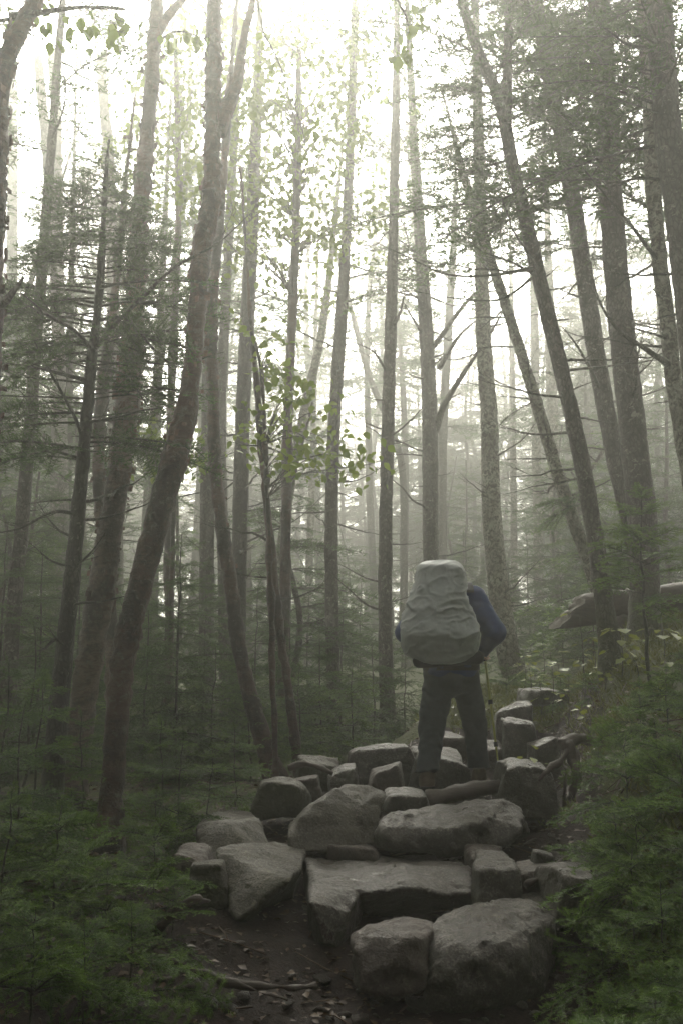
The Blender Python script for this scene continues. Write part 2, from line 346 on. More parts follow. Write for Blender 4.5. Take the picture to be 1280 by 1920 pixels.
M['trousers'] = m_cloth('charcoal_trouser_cloth', (0.040, 0.047, 0.050), 0.8, 22)
M['black'] = m_cloth('black_webbing', (0.014, 0.014, 0.015), 0.7, 30)
M['boot'] = m_cloth('tan_boot_leather', (0.110, 0.078, 0.048), 0.65, 20, 0.5, 0.3, (0.045, 0.035, 0.026))
M['sole'] = m_cloth('boot_rubber', (0.018, 0.016, 0.014), 0.8, 30)
M['skin'] = m_cloth('skin', (0.42, 0.26, 0.19), 0.55, 20, 0.1)
M['hair'] = m_cloth('dark_hair', (0.030, 0.020, 0.014), 0.6, 60, 0.4)
M['pole'] = m_cloth('yellow_green_pole_paint', (0.30, 0.31, 0.07), 0.4, 30)
M['steel'] = m_cloth('steel_tip', (0.35, 0.35, 0.34), 0.3, 40)
def m_wood(name, a, b2, c2):
    m, nt, b, out = new_mat(name); v = coords(nt); vx = coords(nt, (0.25, 2.0, 2.0))
    n1 = noise(nt, vx, 16, 6, 0.7, 0.5); n2 = noise(nt, v, 8, 5)
    c = mixc(nt, ramp(nt, n1, [(0.35, 0.0), (0.65, 1.0)]), a, b2); c = mixc(nt, ramp(nt, n2, [(0.5, 0.0), (0.72, 0.7)]), c, c2)
    nt.links.new(c, b.inputs['Base Color']); b.inputs['Roughness'].default_value = 0.65
    bump(nt, b, mth(nt, 'ADD', n1, n2), 0.8, 0.01); return m
M['log'] = m_wood('rotting_log', (0.032, 0.022, 0.016), (0.085, 0.060, 0.045), (0.045, 0.05, 0.02))
M['root'] = m_wood('wet_root', (0.030, 0.020, 0.014), (0.075, 0.054, 0.040), (0.040, 0.032, 0.018))
M['cutwood'] = m_wood('weathered_broken_wood', (0.075, 0.064, 0.052), (0.170, 0.150, 0.126), (0.10, 0.08, 0.06))
M['litter'] = m_needles('fallen_leaves', (0.040, 0.022, 0.012), (0.080, 0.046, 0.024), (0.150, 0.095, 0.045), 0.15)

# ------------------------------------------------------------------ the ground
def axis_pts(segs):
    out = []
    for a, b, st in segs: out.append(np.arange(a, b, st))
    return np.concatenate(out+[[segs[-1][1]]])
gx = axis_pts([(-68, -12, 2.5), (-12, -4, 0.4), (-4, -1.2, 0.09), (-1.2, 2.4, 0.032), (2.4, 5, 0.1), (5, 12, 0.4), (12, 68, 2.5)])
gy = axis_pts([(-26, -2, 1.6), (-2, 3, 0.3), (3, 9.6, 0.036), (9.6, 16, 0.15), (16, 30, 0.6), (30, 110, 3.0)])
XX, YY = np.meshgrid(gx, gy, indexing='ij'); ZZ = ground_z(XX, YY)
V = np.stack([XX, YY, ZZ], -1).reshape(-1, 3); ny_ = len(gy); i = np.arange(len(gx)-1)[:, None]*ny_; j = np.arange(ny_-1)[None]
mb = MB(); mb.add(V, None, np.stack([i+j, i+ny_+j, i+ny_+j+1, i+j+1], -1).reshape(-1, 4))
gme = mb.mesh('forest_floor', M['ground']); ground = link('forest_floor', gme); ground['kind'] = 'structure'
dxt = V[:, 0]-trail_x(V[:, 1]); mossv = np.where(V[:, 1] > 8.8, .8, np.where(dxt > 0, sstep(0.75, 1.3, dxt), 0.55*sstep(1.0, 2.0, -dxt)))
at = gme.attributes.new('moss', 'FLOAT', 'POINT'); at.data.foreach_set('value', mossv.astype(np.float32))

# ------------------------------------------------------------------ rocks
def hull_planes(pts):
    bm = bmesh.new()
    for p in pts: bm.verts.new(p)
    r = bmesh.ops.convex_hull(bm, input=bm.verts[:]); bm.normal_update(); c = np.mean(pts, 0)
    pl = {}
    for f in bm.faces:
        n = np.array(f.normal); d = float(n@np.array(f.verts[0].co))
        if n@c > d: n, d = -n, -d
        pl[tuple(np.round(np.append(n, d), 3))] = (n, d)
    bm.free(); n = np.array([a for a, _ in pl.values()]); d = np.array([b for _, b in pl.values()]); return n, d
def rock_mesh(name, hulls, mat, h, seed, k=0.02, amp=0.02, freq=5.0, origin=None, strata=0.0, chips=4):
    allp = np.concatenate([np.asarray(a) for a in hulls]); lo, g = grid(allp.min(0)-amp*2-0.02, allp.max(0)+amp*2+0.02, h); F = None; rs = np.random.default_rng(seed)
    gw = g+0.03*np.stack([fbm(g*3.1, 2, seed+40), fbm(g*3.1, 2, seed+41), fbm(g*3.1, 2, seed+42)], -1)*min(1.0, (allp.max(0)-allp.min(0)).min()/.3)
    for pts in hulls:
        pts = np.asarray(pts); n, d = hull_planes(pts); c = pts.mean(0)
        for _ in range(chips):                       # broken-off corners
            m = nrm(rs.normal(size=3)*np.array([1, 1, .7])); sup = ((pts-c)@m).max(); n = np.concatenate([n, m[None]]); d = np.append(d, m@c+sup*rs.uniform(.84, .98))
        D = gw@n.T-d; mx = D.max(-1); f = mx+k*np.log(np.exp((D-mx[..., None])/k).sum(-1))-k*.6
        F = f if F is None else smin(F, f, 0.02)
    F = F+amp*fbm(g*freq, 5, seed, 0.56)+amp*0.8*(np.abs(fbm(g*freq*2.3, 4, seed+3, .6))-.3)
    rv = np.abs(vnoise(g*2.6+.5*fbm(g*5, 2, seed+21)[..., None], seed+20)); F = F+.012*np.clip(1-rv/.05, 0, 1)*min(1, amp/.012)
    if strata: F = F+strata*np.sin(g[..., 2]*46+3*fbm(g*4, 2, seed+8))*0.5
    v, q = surface_nets(F, lo, h); m = MB(); m.add(v, None, q)
    o = v.mean(0) if origin is None else origin; o = np.array([o[0], o[1], v[:, 2].min()])
    return m.mesh(name, mat, o), o
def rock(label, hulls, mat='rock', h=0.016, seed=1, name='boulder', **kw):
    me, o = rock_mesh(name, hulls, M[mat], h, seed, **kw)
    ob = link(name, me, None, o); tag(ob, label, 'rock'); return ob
def blob(x0, x1, y0, y1, Y, dep, seed, n=13, ang=0.75):
    # an irregular broken block that fills a pixel box on the plane y = Y and goes back by dep
    r = random.Random(seed); a = P(x0, y1, Y); b = P(x1, y0, Y); cx, cz = (a[0]+b[0])/2, (a[2]+b[2])/2; hx, hz = (b[0]-a[0])/2, (b[2]-a[2])/2
    out = []; tx, ty = r.uniform(-.25, .25), r.uniform(-.1, .3)
    for sx in (-1, 1):
        for sy in (-1, 1):
            for sz_ in (-1, 1):
                k = 1.0 if sz_ < 0 else r.uniform(.66, .95)
                out.append((cx+hx*sx*k*r.uniform(.82, 1.06), Y+dep/2+dep/2*sy*r.uniform(.8, 1.05), cz+hz*sz_*(1 if sz_ < 0 else min(1.0, .86+tx*sx+ty*sy+r.uniform(-.1, .1)))))
    for _ in range(2): out.append((cx+hx*r.choice([-1, 1])*r.uniform(.95, 1.1), Y+dep*r.uniform(.1, .7), cz+hz*r.uniform(-.5, .4)))
    out.append((cx+hx*r.uniform(-.4, .4), Y+dep*r.uniform(.3, .7), cz+hz*1.0)); return out

zt_ = 0.52
top = [Pz(x, y, zt_+dz) for x, y, dz in [(582, 1612, 0), (604, 1595, 0), (700, 1601, .01), (800, 1598, 0), (872, 1606, -.01), (884, 1634, -.015), (765, 1645, 0), (690, 1634, .01), (600, 1634, 0)]]
slabA = top+[P(880, 1668, 5.45), P(690, 1662, 5.38), P(600, 1668, 5.35), P(870, 1730, 5.85), P(640, 1745, 5.8), P(860, 1680, 6.05), P(620, 1680, 6.1)]
slabB = [Pz(574, 1608, .52), Pz(600, 1594, .52), Pz(588, 1642, .52), Pz(690, 1640, .52), Pz(640, 1600, .52), P(580, 1690, 5.15), P(608, 1770, 5.15), P(640, 1778, 5.2), P(668, 1700, 5.22), P(590, 1770, 5.7), P(690, 1740, 5.7)]
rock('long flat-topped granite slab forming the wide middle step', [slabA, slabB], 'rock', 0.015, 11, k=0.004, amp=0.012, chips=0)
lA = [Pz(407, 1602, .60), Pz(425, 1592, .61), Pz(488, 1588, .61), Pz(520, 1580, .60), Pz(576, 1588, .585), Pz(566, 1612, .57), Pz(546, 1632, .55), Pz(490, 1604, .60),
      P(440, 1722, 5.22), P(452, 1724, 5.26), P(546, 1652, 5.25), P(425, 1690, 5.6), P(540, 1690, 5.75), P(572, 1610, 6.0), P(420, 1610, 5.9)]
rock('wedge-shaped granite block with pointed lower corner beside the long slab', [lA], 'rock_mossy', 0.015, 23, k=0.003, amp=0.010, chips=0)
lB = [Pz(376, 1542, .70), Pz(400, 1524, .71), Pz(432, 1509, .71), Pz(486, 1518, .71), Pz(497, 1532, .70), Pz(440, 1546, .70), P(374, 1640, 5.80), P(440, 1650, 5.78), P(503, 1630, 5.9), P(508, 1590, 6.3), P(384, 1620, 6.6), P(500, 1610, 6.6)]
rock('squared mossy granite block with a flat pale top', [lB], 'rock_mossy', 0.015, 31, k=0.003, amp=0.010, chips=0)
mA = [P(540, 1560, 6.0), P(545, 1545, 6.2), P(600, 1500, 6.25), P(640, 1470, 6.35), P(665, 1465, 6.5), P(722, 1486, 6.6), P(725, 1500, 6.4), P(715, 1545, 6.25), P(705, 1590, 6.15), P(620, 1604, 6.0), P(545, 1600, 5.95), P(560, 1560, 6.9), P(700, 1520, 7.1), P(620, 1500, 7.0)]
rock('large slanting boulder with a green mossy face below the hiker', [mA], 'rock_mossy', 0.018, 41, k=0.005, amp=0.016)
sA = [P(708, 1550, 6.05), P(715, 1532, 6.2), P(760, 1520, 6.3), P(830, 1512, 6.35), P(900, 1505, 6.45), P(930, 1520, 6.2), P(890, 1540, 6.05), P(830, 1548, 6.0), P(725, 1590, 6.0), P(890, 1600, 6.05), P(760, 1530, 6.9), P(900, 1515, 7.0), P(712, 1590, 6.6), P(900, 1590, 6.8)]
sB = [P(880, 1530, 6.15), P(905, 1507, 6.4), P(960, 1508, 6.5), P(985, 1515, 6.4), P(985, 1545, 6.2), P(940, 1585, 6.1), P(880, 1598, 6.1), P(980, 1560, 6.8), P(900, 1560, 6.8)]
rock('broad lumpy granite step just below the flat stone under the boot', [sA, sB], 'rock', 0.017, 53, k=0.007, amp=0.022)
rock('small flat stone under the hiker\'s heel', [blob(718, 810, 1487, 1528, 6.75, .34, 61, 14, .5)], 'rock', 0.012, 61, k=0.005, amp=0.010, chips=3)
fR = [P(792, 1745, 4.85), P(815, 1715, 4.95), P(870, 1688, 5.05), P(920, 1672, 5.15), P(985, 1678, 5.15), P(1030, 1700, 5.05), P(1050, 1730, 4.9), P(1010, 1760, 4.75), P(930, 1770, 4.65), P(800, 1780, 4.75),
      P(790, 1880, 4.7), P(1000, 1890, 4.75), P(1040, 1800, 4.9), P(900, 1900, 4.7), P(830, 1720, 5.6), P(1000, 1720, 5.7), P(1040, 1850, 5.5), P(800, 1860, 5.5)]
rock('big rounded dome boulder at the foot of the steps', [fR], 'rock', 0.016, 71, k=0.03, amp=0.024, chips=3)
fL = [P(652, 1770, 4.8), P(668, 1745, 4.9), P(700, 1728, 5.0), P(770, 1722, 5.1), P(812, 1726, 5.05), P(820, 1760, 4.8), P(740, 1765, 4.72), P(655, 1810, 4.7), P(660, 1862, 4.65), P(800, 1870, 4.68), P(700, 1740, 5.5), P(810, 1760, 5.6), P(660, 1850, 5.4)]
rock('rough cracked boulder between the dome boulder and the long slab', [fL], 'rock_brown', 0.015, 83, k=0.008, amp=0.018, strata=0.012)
RK = [  # label, px box, depth Y, thickness, seed, material
 ('pale rounded boulder behind the slanting mossy boulder', 652, 782, 1400, 1490, 7.6, .6, 101, 'rock', .02, .7),
 ('pointed brown stone leaning against the pale rounded boulder', 692, 752, 1438, 1488, 7.25, .3, 103, 'rock_brown', .012, .5),
 ('low stone at the left foot of the pale boulder', 618, 668, 1442, 1486, 7.3, .35, 105, 'rock', .012, .6),
 ('dark angular rock between the hiker\'s feet', 772, 890, 1414, 1490, 7.5, .6, 107, 'rock', .02, .6),
 ('reddish stone behind the hiker\'s knees', 815, 885, 1376, 1420, 8.2, .5, 109, 'rock_brown', .02, .55),
 ('sloping slab beside the exposed root', 945, 1050, 1432, 1520, 6.75, .6, 113, 'rock', .016, .55),
 ('upright slab leaning beside the trekking pole', 938, 1002, 1322, 1410, 8.4, .45, 115, 'rock', .014, .5),
 ('tilted grey stone below the upright leaning slab', 946, 1012, 1352, 1422, 7.9, .4, 117, 'rock', .014, .5),
 ('dark wedge stone with pale top under the mossy bank', 1004, 1050, 1388, 1436, 7.6, .35, 119, 'rock', .012, .5),
 ('thin pale slab lying high on the bank', 990, 1064, 1292, 1318, 9.2, .5, 121, 'rock', .016, .5),
 ('mossy stone half buried above the squared block', 476, 572, 1468, 1530, 6.9, .45, 123, 'rock_mossy', .014, .65),
 ('brown stone beside the half-buried mossy stone', 540, 602, 1458, 1496, 7.15, .3, 125, 'rock_brown', .012, .6),
 ('dark root-bound rock behind the brown stone', 552, 628, 1426, 1476, 7.6, .4, 127, 'rock_mossy', .014, .65),
 ('sharp triangular stone behind the dome boulder', 902, 980, 1612, 1700, 5.35, .35, 129, 'rock', .014, .45),
 ('dark ledge stone at the end of the long slab', 880, 955, 1602, 1660, 5.75, .4, 131, 'rock_brown', .014, .5),
 ('broad stone against the fir boughs beyond the dome boulder', 1040, 1125, 1635, 1720, 5.1, .4, 133, 'rock', .014, .6),
 ('earthy stone between the triangular stone and the bank', 978, 1050, 1630, 1690, 5.5, .4, 135, 'rock_brown', .014, .55),
 ('small pale chip of stone on the red soil', 1003, 1040, 1598, 1630, 5.7, .12, 137, 'rock', .010, .5),
 ('flat stone in the soil left of the squared block', 318, 392, 1600, 1632, 5.6, .35, 139, 'rock_brown', .014, .6),
 ('low mossy stone under the squared block', 345, 420, 1625, 1690, 5.35, .3, 141, 'rock_mossy', .014, .6),
 ('low dark stone set in the bank of soil', 985, 1075, 1690, 1745, 5.3, .4, 143, 'rock_mossy', .014, .6),
 ('half-sunken stone under the wedge block', 455, 600, 1690, 1800, 5.6, .4, 145, 'rock_mossy', .018, .6),
 ('half-sunken stone in the shadow beneath the long slab', 640, 880, 1660, 1780, 5.95, .4, 147, 'rock_mossy', .022, .6),
 ('small stone lodged below the upper step', 610, 706, 1585, 1612, 6.0, .3, 149, 'rock_brown', .014, .6),
 ('half-buried brown stone uphill of the hiker', 890, 950, 1395, 1440, 8.0, .4, 151, 'rock_brown', .014, .6),
]
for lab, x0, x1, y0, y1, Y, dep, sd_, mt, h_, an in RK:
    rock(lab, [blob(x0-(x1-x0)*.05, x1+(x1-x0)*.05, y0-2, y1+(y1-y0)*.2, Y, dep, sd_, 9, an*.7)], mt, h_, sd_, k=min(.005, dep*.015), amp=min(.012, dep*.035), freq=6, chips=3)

# what a thing among many look-alikes stands beside, behind or in front of
REFS = [(P(a, b, c), d) for a, b, c, d in [(205, 1560, 6.4, 'the leaning red birch'), (142, 1430, 7.6, 'the stout peeling birch'), (102, 1440, 7.0, 'the slim dark fir'), (-55, 1500, 4.9, 'the orange-barked edge birch'), (510, 1440, 8.8, 'the kinked reddish birch'),
    (440, 1560, 6.0, 'the squared mossy block'), (460, 1640, 5.3, 'the wedge-shaped block'), (730, 1640, 5.5, 'the long flat slab'), (920, 1780, 5.0, 'the dome boulder'), (735, 1790, 4.9, 'the rough cracked boulder'), (1070, 1470, 6.9, 'the dangling exposed root'), (1206, 1210, 8.9, 'the thickest mossy-footed trunk'),
    (1146, 1240, 8.3, 'the leaning fir by the log'), (1290, 1200, 9.5, 'the fallen log'), (1350, 1150, 7.2, 'the large edge trunk'), (978, 1325, 11.8, 'the thick pale lichen trunk'), (815, 1300, 12.3, 'the forked fir'), (728, 1390, 11, 'the fir beside the pack'), (629, 1400, 12.1, 'the slim centre fir'), (444, 1390, 12.3, 'the dark straight trunk'), (552, 1380, 9.0, 'the slender leafy birch'),
    (850, 1460, 7.4, 'the hiker'), (640, 1540, 6.5, 'the slanting mossy boulder'), (940, 1650, 5.5, 'the sharp triangular stone'), (335, 1700, 5.05, 'the forked pale root'), (450, 1830, 4.7, 'the long dark root')]]
def beside(prefix, x, y, far=False):
    if far: q, nm = min(REFS, key=lambda r: abs(r[0][0]/r[0][1]-x/y) if r[0][1] > 6.9 else 9); return f'{prefix} far behind {nm}'
    q, nm = min(REFS, key=lambda r: (r[0][0]-x)**2+(r[0][1]-y)**2); dx, dy = x-q[0], y-q[1]
    return f"{prefix} {'beside' if abs(dx) > abs(dy) else 'behind' if dy > 0 else 'in front of'} {nm}"


# loose stones on the trail: a few shapes shared by many
rnd = random.Random(5); shapes = []
for s_ in range(6):
    pts = [(rnd.gauss(0, 1), rnd.gauss(0, 1), rnd.gauss(0, 1)) for _ in range(12)]; pts = [tuple(np.array(p)/np.linalg.norm(p)*np.array([1, .8, .5])) for p in pts]
    me, _ = rock_mesh('loose_stone', [pts], M['rock_brown' if s_ % 2 else 'rock'], 0.13, 200+s_, k=0.06, amp=0.06, freq=2.0, origin=(0, 0, 0)); shapes.append(me)
spots = [(345+rnd.uniform(0, 60), 1850, .07)]
for _ in range(60): spots.append((rnd.uniform(300, 1120), rnd.uniform(1835, 1925), rnd.choice([.018, .025, .035, .05, .065])))
for _ in range(26): spots.append((rnd.uniform(890, 1080), rnd.uniform(1560, 1690), rnd.choice([.015, .02, .03, .045])))
for _ in range(16): spots.append((rnd.uniform(540, 720), rnd.uniform(1580, 1650), rnd.choice([.02, .03, .04])))
for _ in range(14): spots.append((rnd.uniform(330, 470), rnd.uniform(1640, 1800), rnd.choice([.02, .03, .045])))
for x0, x1, y0, y1, n in [(880, 1090, 1560, 1700, 12), (330, 480, 1610, 1720, 9), (560, 720, 1575, 1625, 7), (620, 950, 1400, 1470, 10), (640, 800, 1840, 1900, 5)]:
    for _ in range(n): spots.append((rnd.uniform(x0, x1), rnd.uniform(y0, y1), rnd.uniform(.05, .10)))
def hit_ground(px, py):
    d = ray(px, py); t = np.linspace(2.5, 12, 400); p = CAM+d*(t[:, None]); z = ground_z(p[:, 0], p[:, 1]); k_ = np.argmax(p[:, 2] < z); return p[k_] if (p[:, 2] < z).any() else None
for i_, (px, py, s_) in enumerate(spots):
    p = hit_ground(px, py)
    if p is None: continue
    o = link('loose_stone', shapes[i_ % 6], None, (p[0], p[1], gz(p[0], p[1])-s_*.25), (rnd.uniform(-.3, .3), rnd.uniform(-.3, .3), rnd.uniform(0, 6.28)), (s_*rnd.uniform(.8, 1.3), s_, s_*rnd.uniform(.7, 1.2)))
    tag(o, beside('tiny loose chip of stone' if s_ < .022 else 'small loose stone' if s_ < .04 else 'fist-sized loose stone' if s_ < .06 else 'larger loose stone', p[0], p[1]), 'stone', 'loose stones on the trail')

# ------------------------------------------------------------------ conifer boughs (needles as real triangles)
def bough(rng, L, side_gap, sub_gap, nstep, nl, nw, droop=0.25, side_len=0.42, bare=0.12, sub=True):
    """axis along +x, flat in xy; returns verts, needle tris, twig verts, twig quads"""
    V_, T_ = [], []; n0 = 0; mbw = MB(); up = np.array([0, 0, 1.0])
    def needles(p, d):
        nonlocal n0
        n = len(p)
        if n < 1: return
        s = nrm(np.cross(up, d)); 
        for sg in (-1, 1, 0):
            if sg == 0: keep = rng.random(n) < 0.45
            else: keep = np.ones(n, bool)
            pp, dd, ss = p[keep], d[keep], s[keep]; m = len(pp)
            if m == 0: continue
            nd = nrm(dd*(0.55+0.3*rng.random((m, 1)))+ss*sg*(0.75+0.2*rng.random((m, 1)))+up*(rng.random((m, 1))*0.5-0.05+(0.5 if sg == 0 else 0)))
            w = nrm(dd+0.35*rng.normal(size=(m, 3)))*nw*0.5; ln = nl*(0.7+0.5*rng.random((m, 1)))
            V_.append(np.stack([pp-w, pp+w, pp+nd*ln], 1).reshape(-1, 3)); T_.append(n0+np.arange(m*3).reshape(-1, 3)); n0 += m*3
    def axis(p0, d0, l, drp):
        n = max(3, int(l/nstep)); t = np.linspace(0, 1, n); side = nrm(np.cross(up, d0)); wob = rng.normal()*0.06
        p = p0+d0*(l*t)[:, None]+up*(-drp*l*t**2)[:, None]+side*(wob*l*np.sin(t*3))[:, None]
        return p, nrm(np.gradient(p, axis=0)), t
    p, d, t = axis(np.zeros(3), np.array([1.0, 0, 0]), L, droop); k0 = int(bare*len(p)); needles(p[k0*2:], d[k0*2:])
    tube(mbw, p[::max(1, len(p)//6)], np.linspace(0.009, 0.003, len(p[::max(1, len(p)//6)]))*(L/0.9)**.5, 4, 0, cap=False)
    ns = int(L*(1-bare)/side_gap)
    for i in range(ns):
        f = bare+(1-bare)*(i+rng.random()*.6)/ns; k = min(len(p)-1, int(f*len(p)))
        for sg in ((-1, 1) if rng.random() < .75 else (rng.choice([-1, 1]),)):
            l = L*side_len*(1-f**1.5)*(0.65+0.5*rng.random())*min(1, 0.45+f*2.2)+0.04
            a = math.radians(52+12*rng.normal()); dd = nrm(d[k]*math.cos(a)+nrm(np.cross(up, d[k]))*sg*math.sin(a)+up*(-0.05+0.14*rng.normal()))
            pp, d2, t2 = axis(p[k], dd, l, droop*0.6); needles(pp, d2)
            if l > 0.08: tube(mbw, pp[[0, len(pp)//2, -1]], np.array([.0035, .0025, .0012])*(L/0.9)**.5, 3, 0, cap=False)
            if sub:
                for j2 in range(int(l*0.85/sub_gap)):
                    f2 = 0.2+0.8*(j2+rng.random())/max(1, int(l*0.85/sub_gap)); k2 = min(len(pp)-1, int(f2*len(pp))); s2 = -1 if j2 % 2 else 1
                    l2 = l*0.42*(1-f2)*(.6+.6*rng.random())+0.03; a2 = math.radians(48+12*rng.normal())
                    d3 = nrm(d2[k2]*math.cos(a2)+nrm(np.cross(up, d2[k2]))*s2*math.sin(a2)+up*0.15*rng.normal())
                    p3, dd3, _ = axis(pp[k2], d3, l2, droop*.4); needles(p3, dd3)
    v = np.concatenate(V_); tt = np.concatenate(T_); wv, wt, wq, _, _ = mbw.arrays(); return v, tt, wv, wq
RNG = np.random.default_rng(7)
PRO = {}
PRO['near'] = [bough(RNG, 0.55, 0.050, 0.044, 0.0070, 0.0245, 0.0056, 0.16) for _ in range(5)]
PRO['mid'] = [bough(RNG, 1.1, 0.080, 0.075, 0.019, 0.043, 0.0105, 0.22) for _ in range(5)]
PRO['thin'] = [bough(RNG, 1.1, 0.11, 0.10, 0.021, 0.040, 0.0095, 0.15, 0.38, 0.35) for _ in range(4)]
PRO['far'] = [bough(RNG, 1.3, 0.15, 0.16, 0.044, 0.080, 0.021, 0.25) for _ in range(4)]
TIPS = {}                                            # how far out each needle sits: young growth is lighter
for ps in PRO.values():
    for v_, t_, _, _ in ps:
        ax = np.clip(v_[:, 0]/v_[:, 0].max(), 0, 1); rd = np.abs(v_[:, 1])/(np.abs(v_[:, 1]).max()*(1-ax)**.7+.02); TIPS[id(v_)] = np.clip(.45*ax**1.5+.75*np.clip(rd, 0, 1)**2.5, 0, 1)
def basis(az, el, roll=0.0):
    x = np.array([math.cos(az)*math.cos(el), math.sin(az)*math.cos(el), math.sin(el)]); y = np.array([-math.sin(az), math.cos(az), 0]); z = np.cross(x, y)
    c, s = math.cos(roll), math.sin(roll); return np.stack([x, y*c+z*s, z*c-y*s], 1)
def put(mb, pro, pos, az, el, s, roll=0.0, sy=1.0):
    v, t, wv, wq = pro; B = basis(az, el, roll)*s; B = B@np.diag([1, sy, 1]); mb.add(v@B.T+pos, t, None, 0, TIPS[id(v)]); mb.add(wv@B.T+pos, None, wq, 1)

def dead_branch(mb, rng, p0, d, L, r0, twigs=6, sweep=0.25, m=0, sub=True):
    n = max(5, int(L/0.09)); t = np.linspace(0, 1, n); d = nrm(d); up = np.array([0, 0, 1.0]); s = nrm(np.cross(up, d))
    w = np.cumsum(rng.normal(size=n))*0.012*L; w2 = np.cumsum(rng.normal(size=n))*0.012*L
    p = p0+d*(L*t)[:, None]+up*(sweep*L*t**2+w2)[:, None]+s*w[:, None]
    tube(mb, p, np.maximum(r0*(1-t)**.8, 0.0016), 5, m)
    for i in range(twigs):
        k = int(rng.uniform(.2, .95)*(n-1)); sg = rng.choice([-1, 1]); dd = nrm(nrm(np.gradient(p, axis=0))[k]*.8+s*sg*.75+up*rng.uniform(-.25, .5)); l = L*rng.uniform(.15, .4)*(1-.4*k/n)
        if sub and l > .15: dead_branch(mb, rng, p[k], dd, l, max(.0022, r0*.4*(1-k/n)), 3, .2, m, False)
        else:
            q = p[k]+dd*l*np.linspace(0, 1, 4)[:, None]+up*(0.12*l*np.linspace(0, 1, 4)**2)[:, None]; tube(mb, q, np.linspace(max(.002, r0*.3*(1-k/n)), .0012, 4), 3, m)

# ------------------------------------------------------------------ trees placed from the photograph
def trunk_path(pts, Y, Ytop=None, H=None):
    """pts: (px, py, width px) from top to base"""
    n = len(pts); out = []
    for i_, (px, py, w) in enumerate(pts):
        y = Y if Ytop is None else Ytop+(Y-Ytop)*i_/(n-1)
        p = P(px, py, y); out.append([*p, w*mpp(px, py, y)/2])
    out = np.array(out)[::-1]                        # base first
    b, nx = out[0], out[1]; g = gz(b[0], b[1])
    if b[2] > g+0.05:
        d = (b[:3]-nx[:3]); d = d/max(-d[2], .05)*(b[2]-g); d[:2] = np.clip(d[:2], -.5, .5); f = b.copy(); f[:3] = b[:3]+d; f[3] = max(b[3], b[3]*1.0+(b[3]-nx[3])*.3)
        out = np.concatenate([[f], out])
    b = out[0].copy(); e = b.copy(); e[2] = min(b[2], gz(b[0], b[1]))-0.25; e[3] *= 1.15; out = np.concatenate([[e], out])
    if H is not None and out[-1, 2] < H:
        d = nrm(out[-1, :3]-out[-2, :3]); z0 = out[-1, 2]; r0 = out[-1, 3]; d = nrm(d*np.array([.7, .7, 1]))
        for f in (0.33, 0.66, 1.0):
            q = out[-1].copy() if f == .33 else last.copy(); q[:3] = q[:3]+d*((H-z0)/3/d[2]); q[3] = max(.012, r0*(1-f*.9)); last = q; out = np.concatenate([out, [q]])
    return out
def trunk_mesh(mb, path, seed, kind='conifer', step=0.06, seg=18, m=0):
    sp = smooth_path(path, step); p, r = sp[:, :3], np.maximum(sp[:, 3], .006)
    z0 = path[1, 2]; r = r*(.77 if kind == 'birch' else .93)*(1+0.35*np.exp(-np.clip(p[:, 2]-z0, 0, 9)/.16))
    if kind == 'birch':
        r = r*(1+0.05*vnoise(np.stack([p[:, 2]*3, p[:, 2]*0, p[:, 2]*0+seed], 1), seed)+.10*np.clip(vnoise(np.stack([p[:, 2]*1.6, p[:, 2]*0, p[:, 2]*0+seed+5], 1), seed+1)-.35, 0, 1)*3)
        disp = lambda v: 0.009*fbm(v*np.array([9, 9, 16]), 4, seed)+.012*np.clip(fbm(v*np.array([20, 20, 40]), 3, seed+2)*1.4*np.clip(vnoise(v*np.array([.6, .6, 1.7]), seed+6)*2+.6, 0, 1.4), -.3, 1.2)
    else: disp = lambda v: 0.006*fbm(v*np.array([14, 14, 9]), 4, seed)+0.004*np.abs(fbm(v*30, 2, seed+4))
    tube(mb, p, r, seg, m, disp); return p, r
def at_height(p, r, z):
    k = int(np.argmin(np.abs(p[:, 2]-z))); return p[k], r[k]
def bark_curls(mb, rng, p, r, n, z0, z1, size=0.05, m=0):
    ks = np.where((p[:, 2] > z0) & (p[:, 2] < z1))[0]
    if len(ks) == 0: return
    d, a, b = frames(p)
    for _ in range(n):
        k = rng.choice(ks); th = rng.uniform(0, 6.283); o = a[k]*math.cos(th)+b[k]*math.sin(th); tg = np.cross(d[k], o)*rng.choice([-1, 1]); L = size*rng.uniform(.5, 1.5); w = L*rng.uniform(.35, .9)
        u = np.linspace(0, 1, 4); out = o*(r[k]*1.0+.004)+0
        ctr = p[k]+out+tg*(u*L)[:, None]*np.cos(u*1.0)[:, None]+o*(L*.75*rng.uniform(.2, 1.0)*u**1.6)[:, None]-o*(.3*(u*L)**2/r[k])[:, None]
        e = d[k]*w/2*(1-.35*u[:, None]*rng.random()); v = np.concatenate([ctr-e, ctr+e+d[k]*rng.normal()*.01]); mb.add(v, None, [(i_, i_+1, i_+5, i_+4) for i_ in range(3)], m)

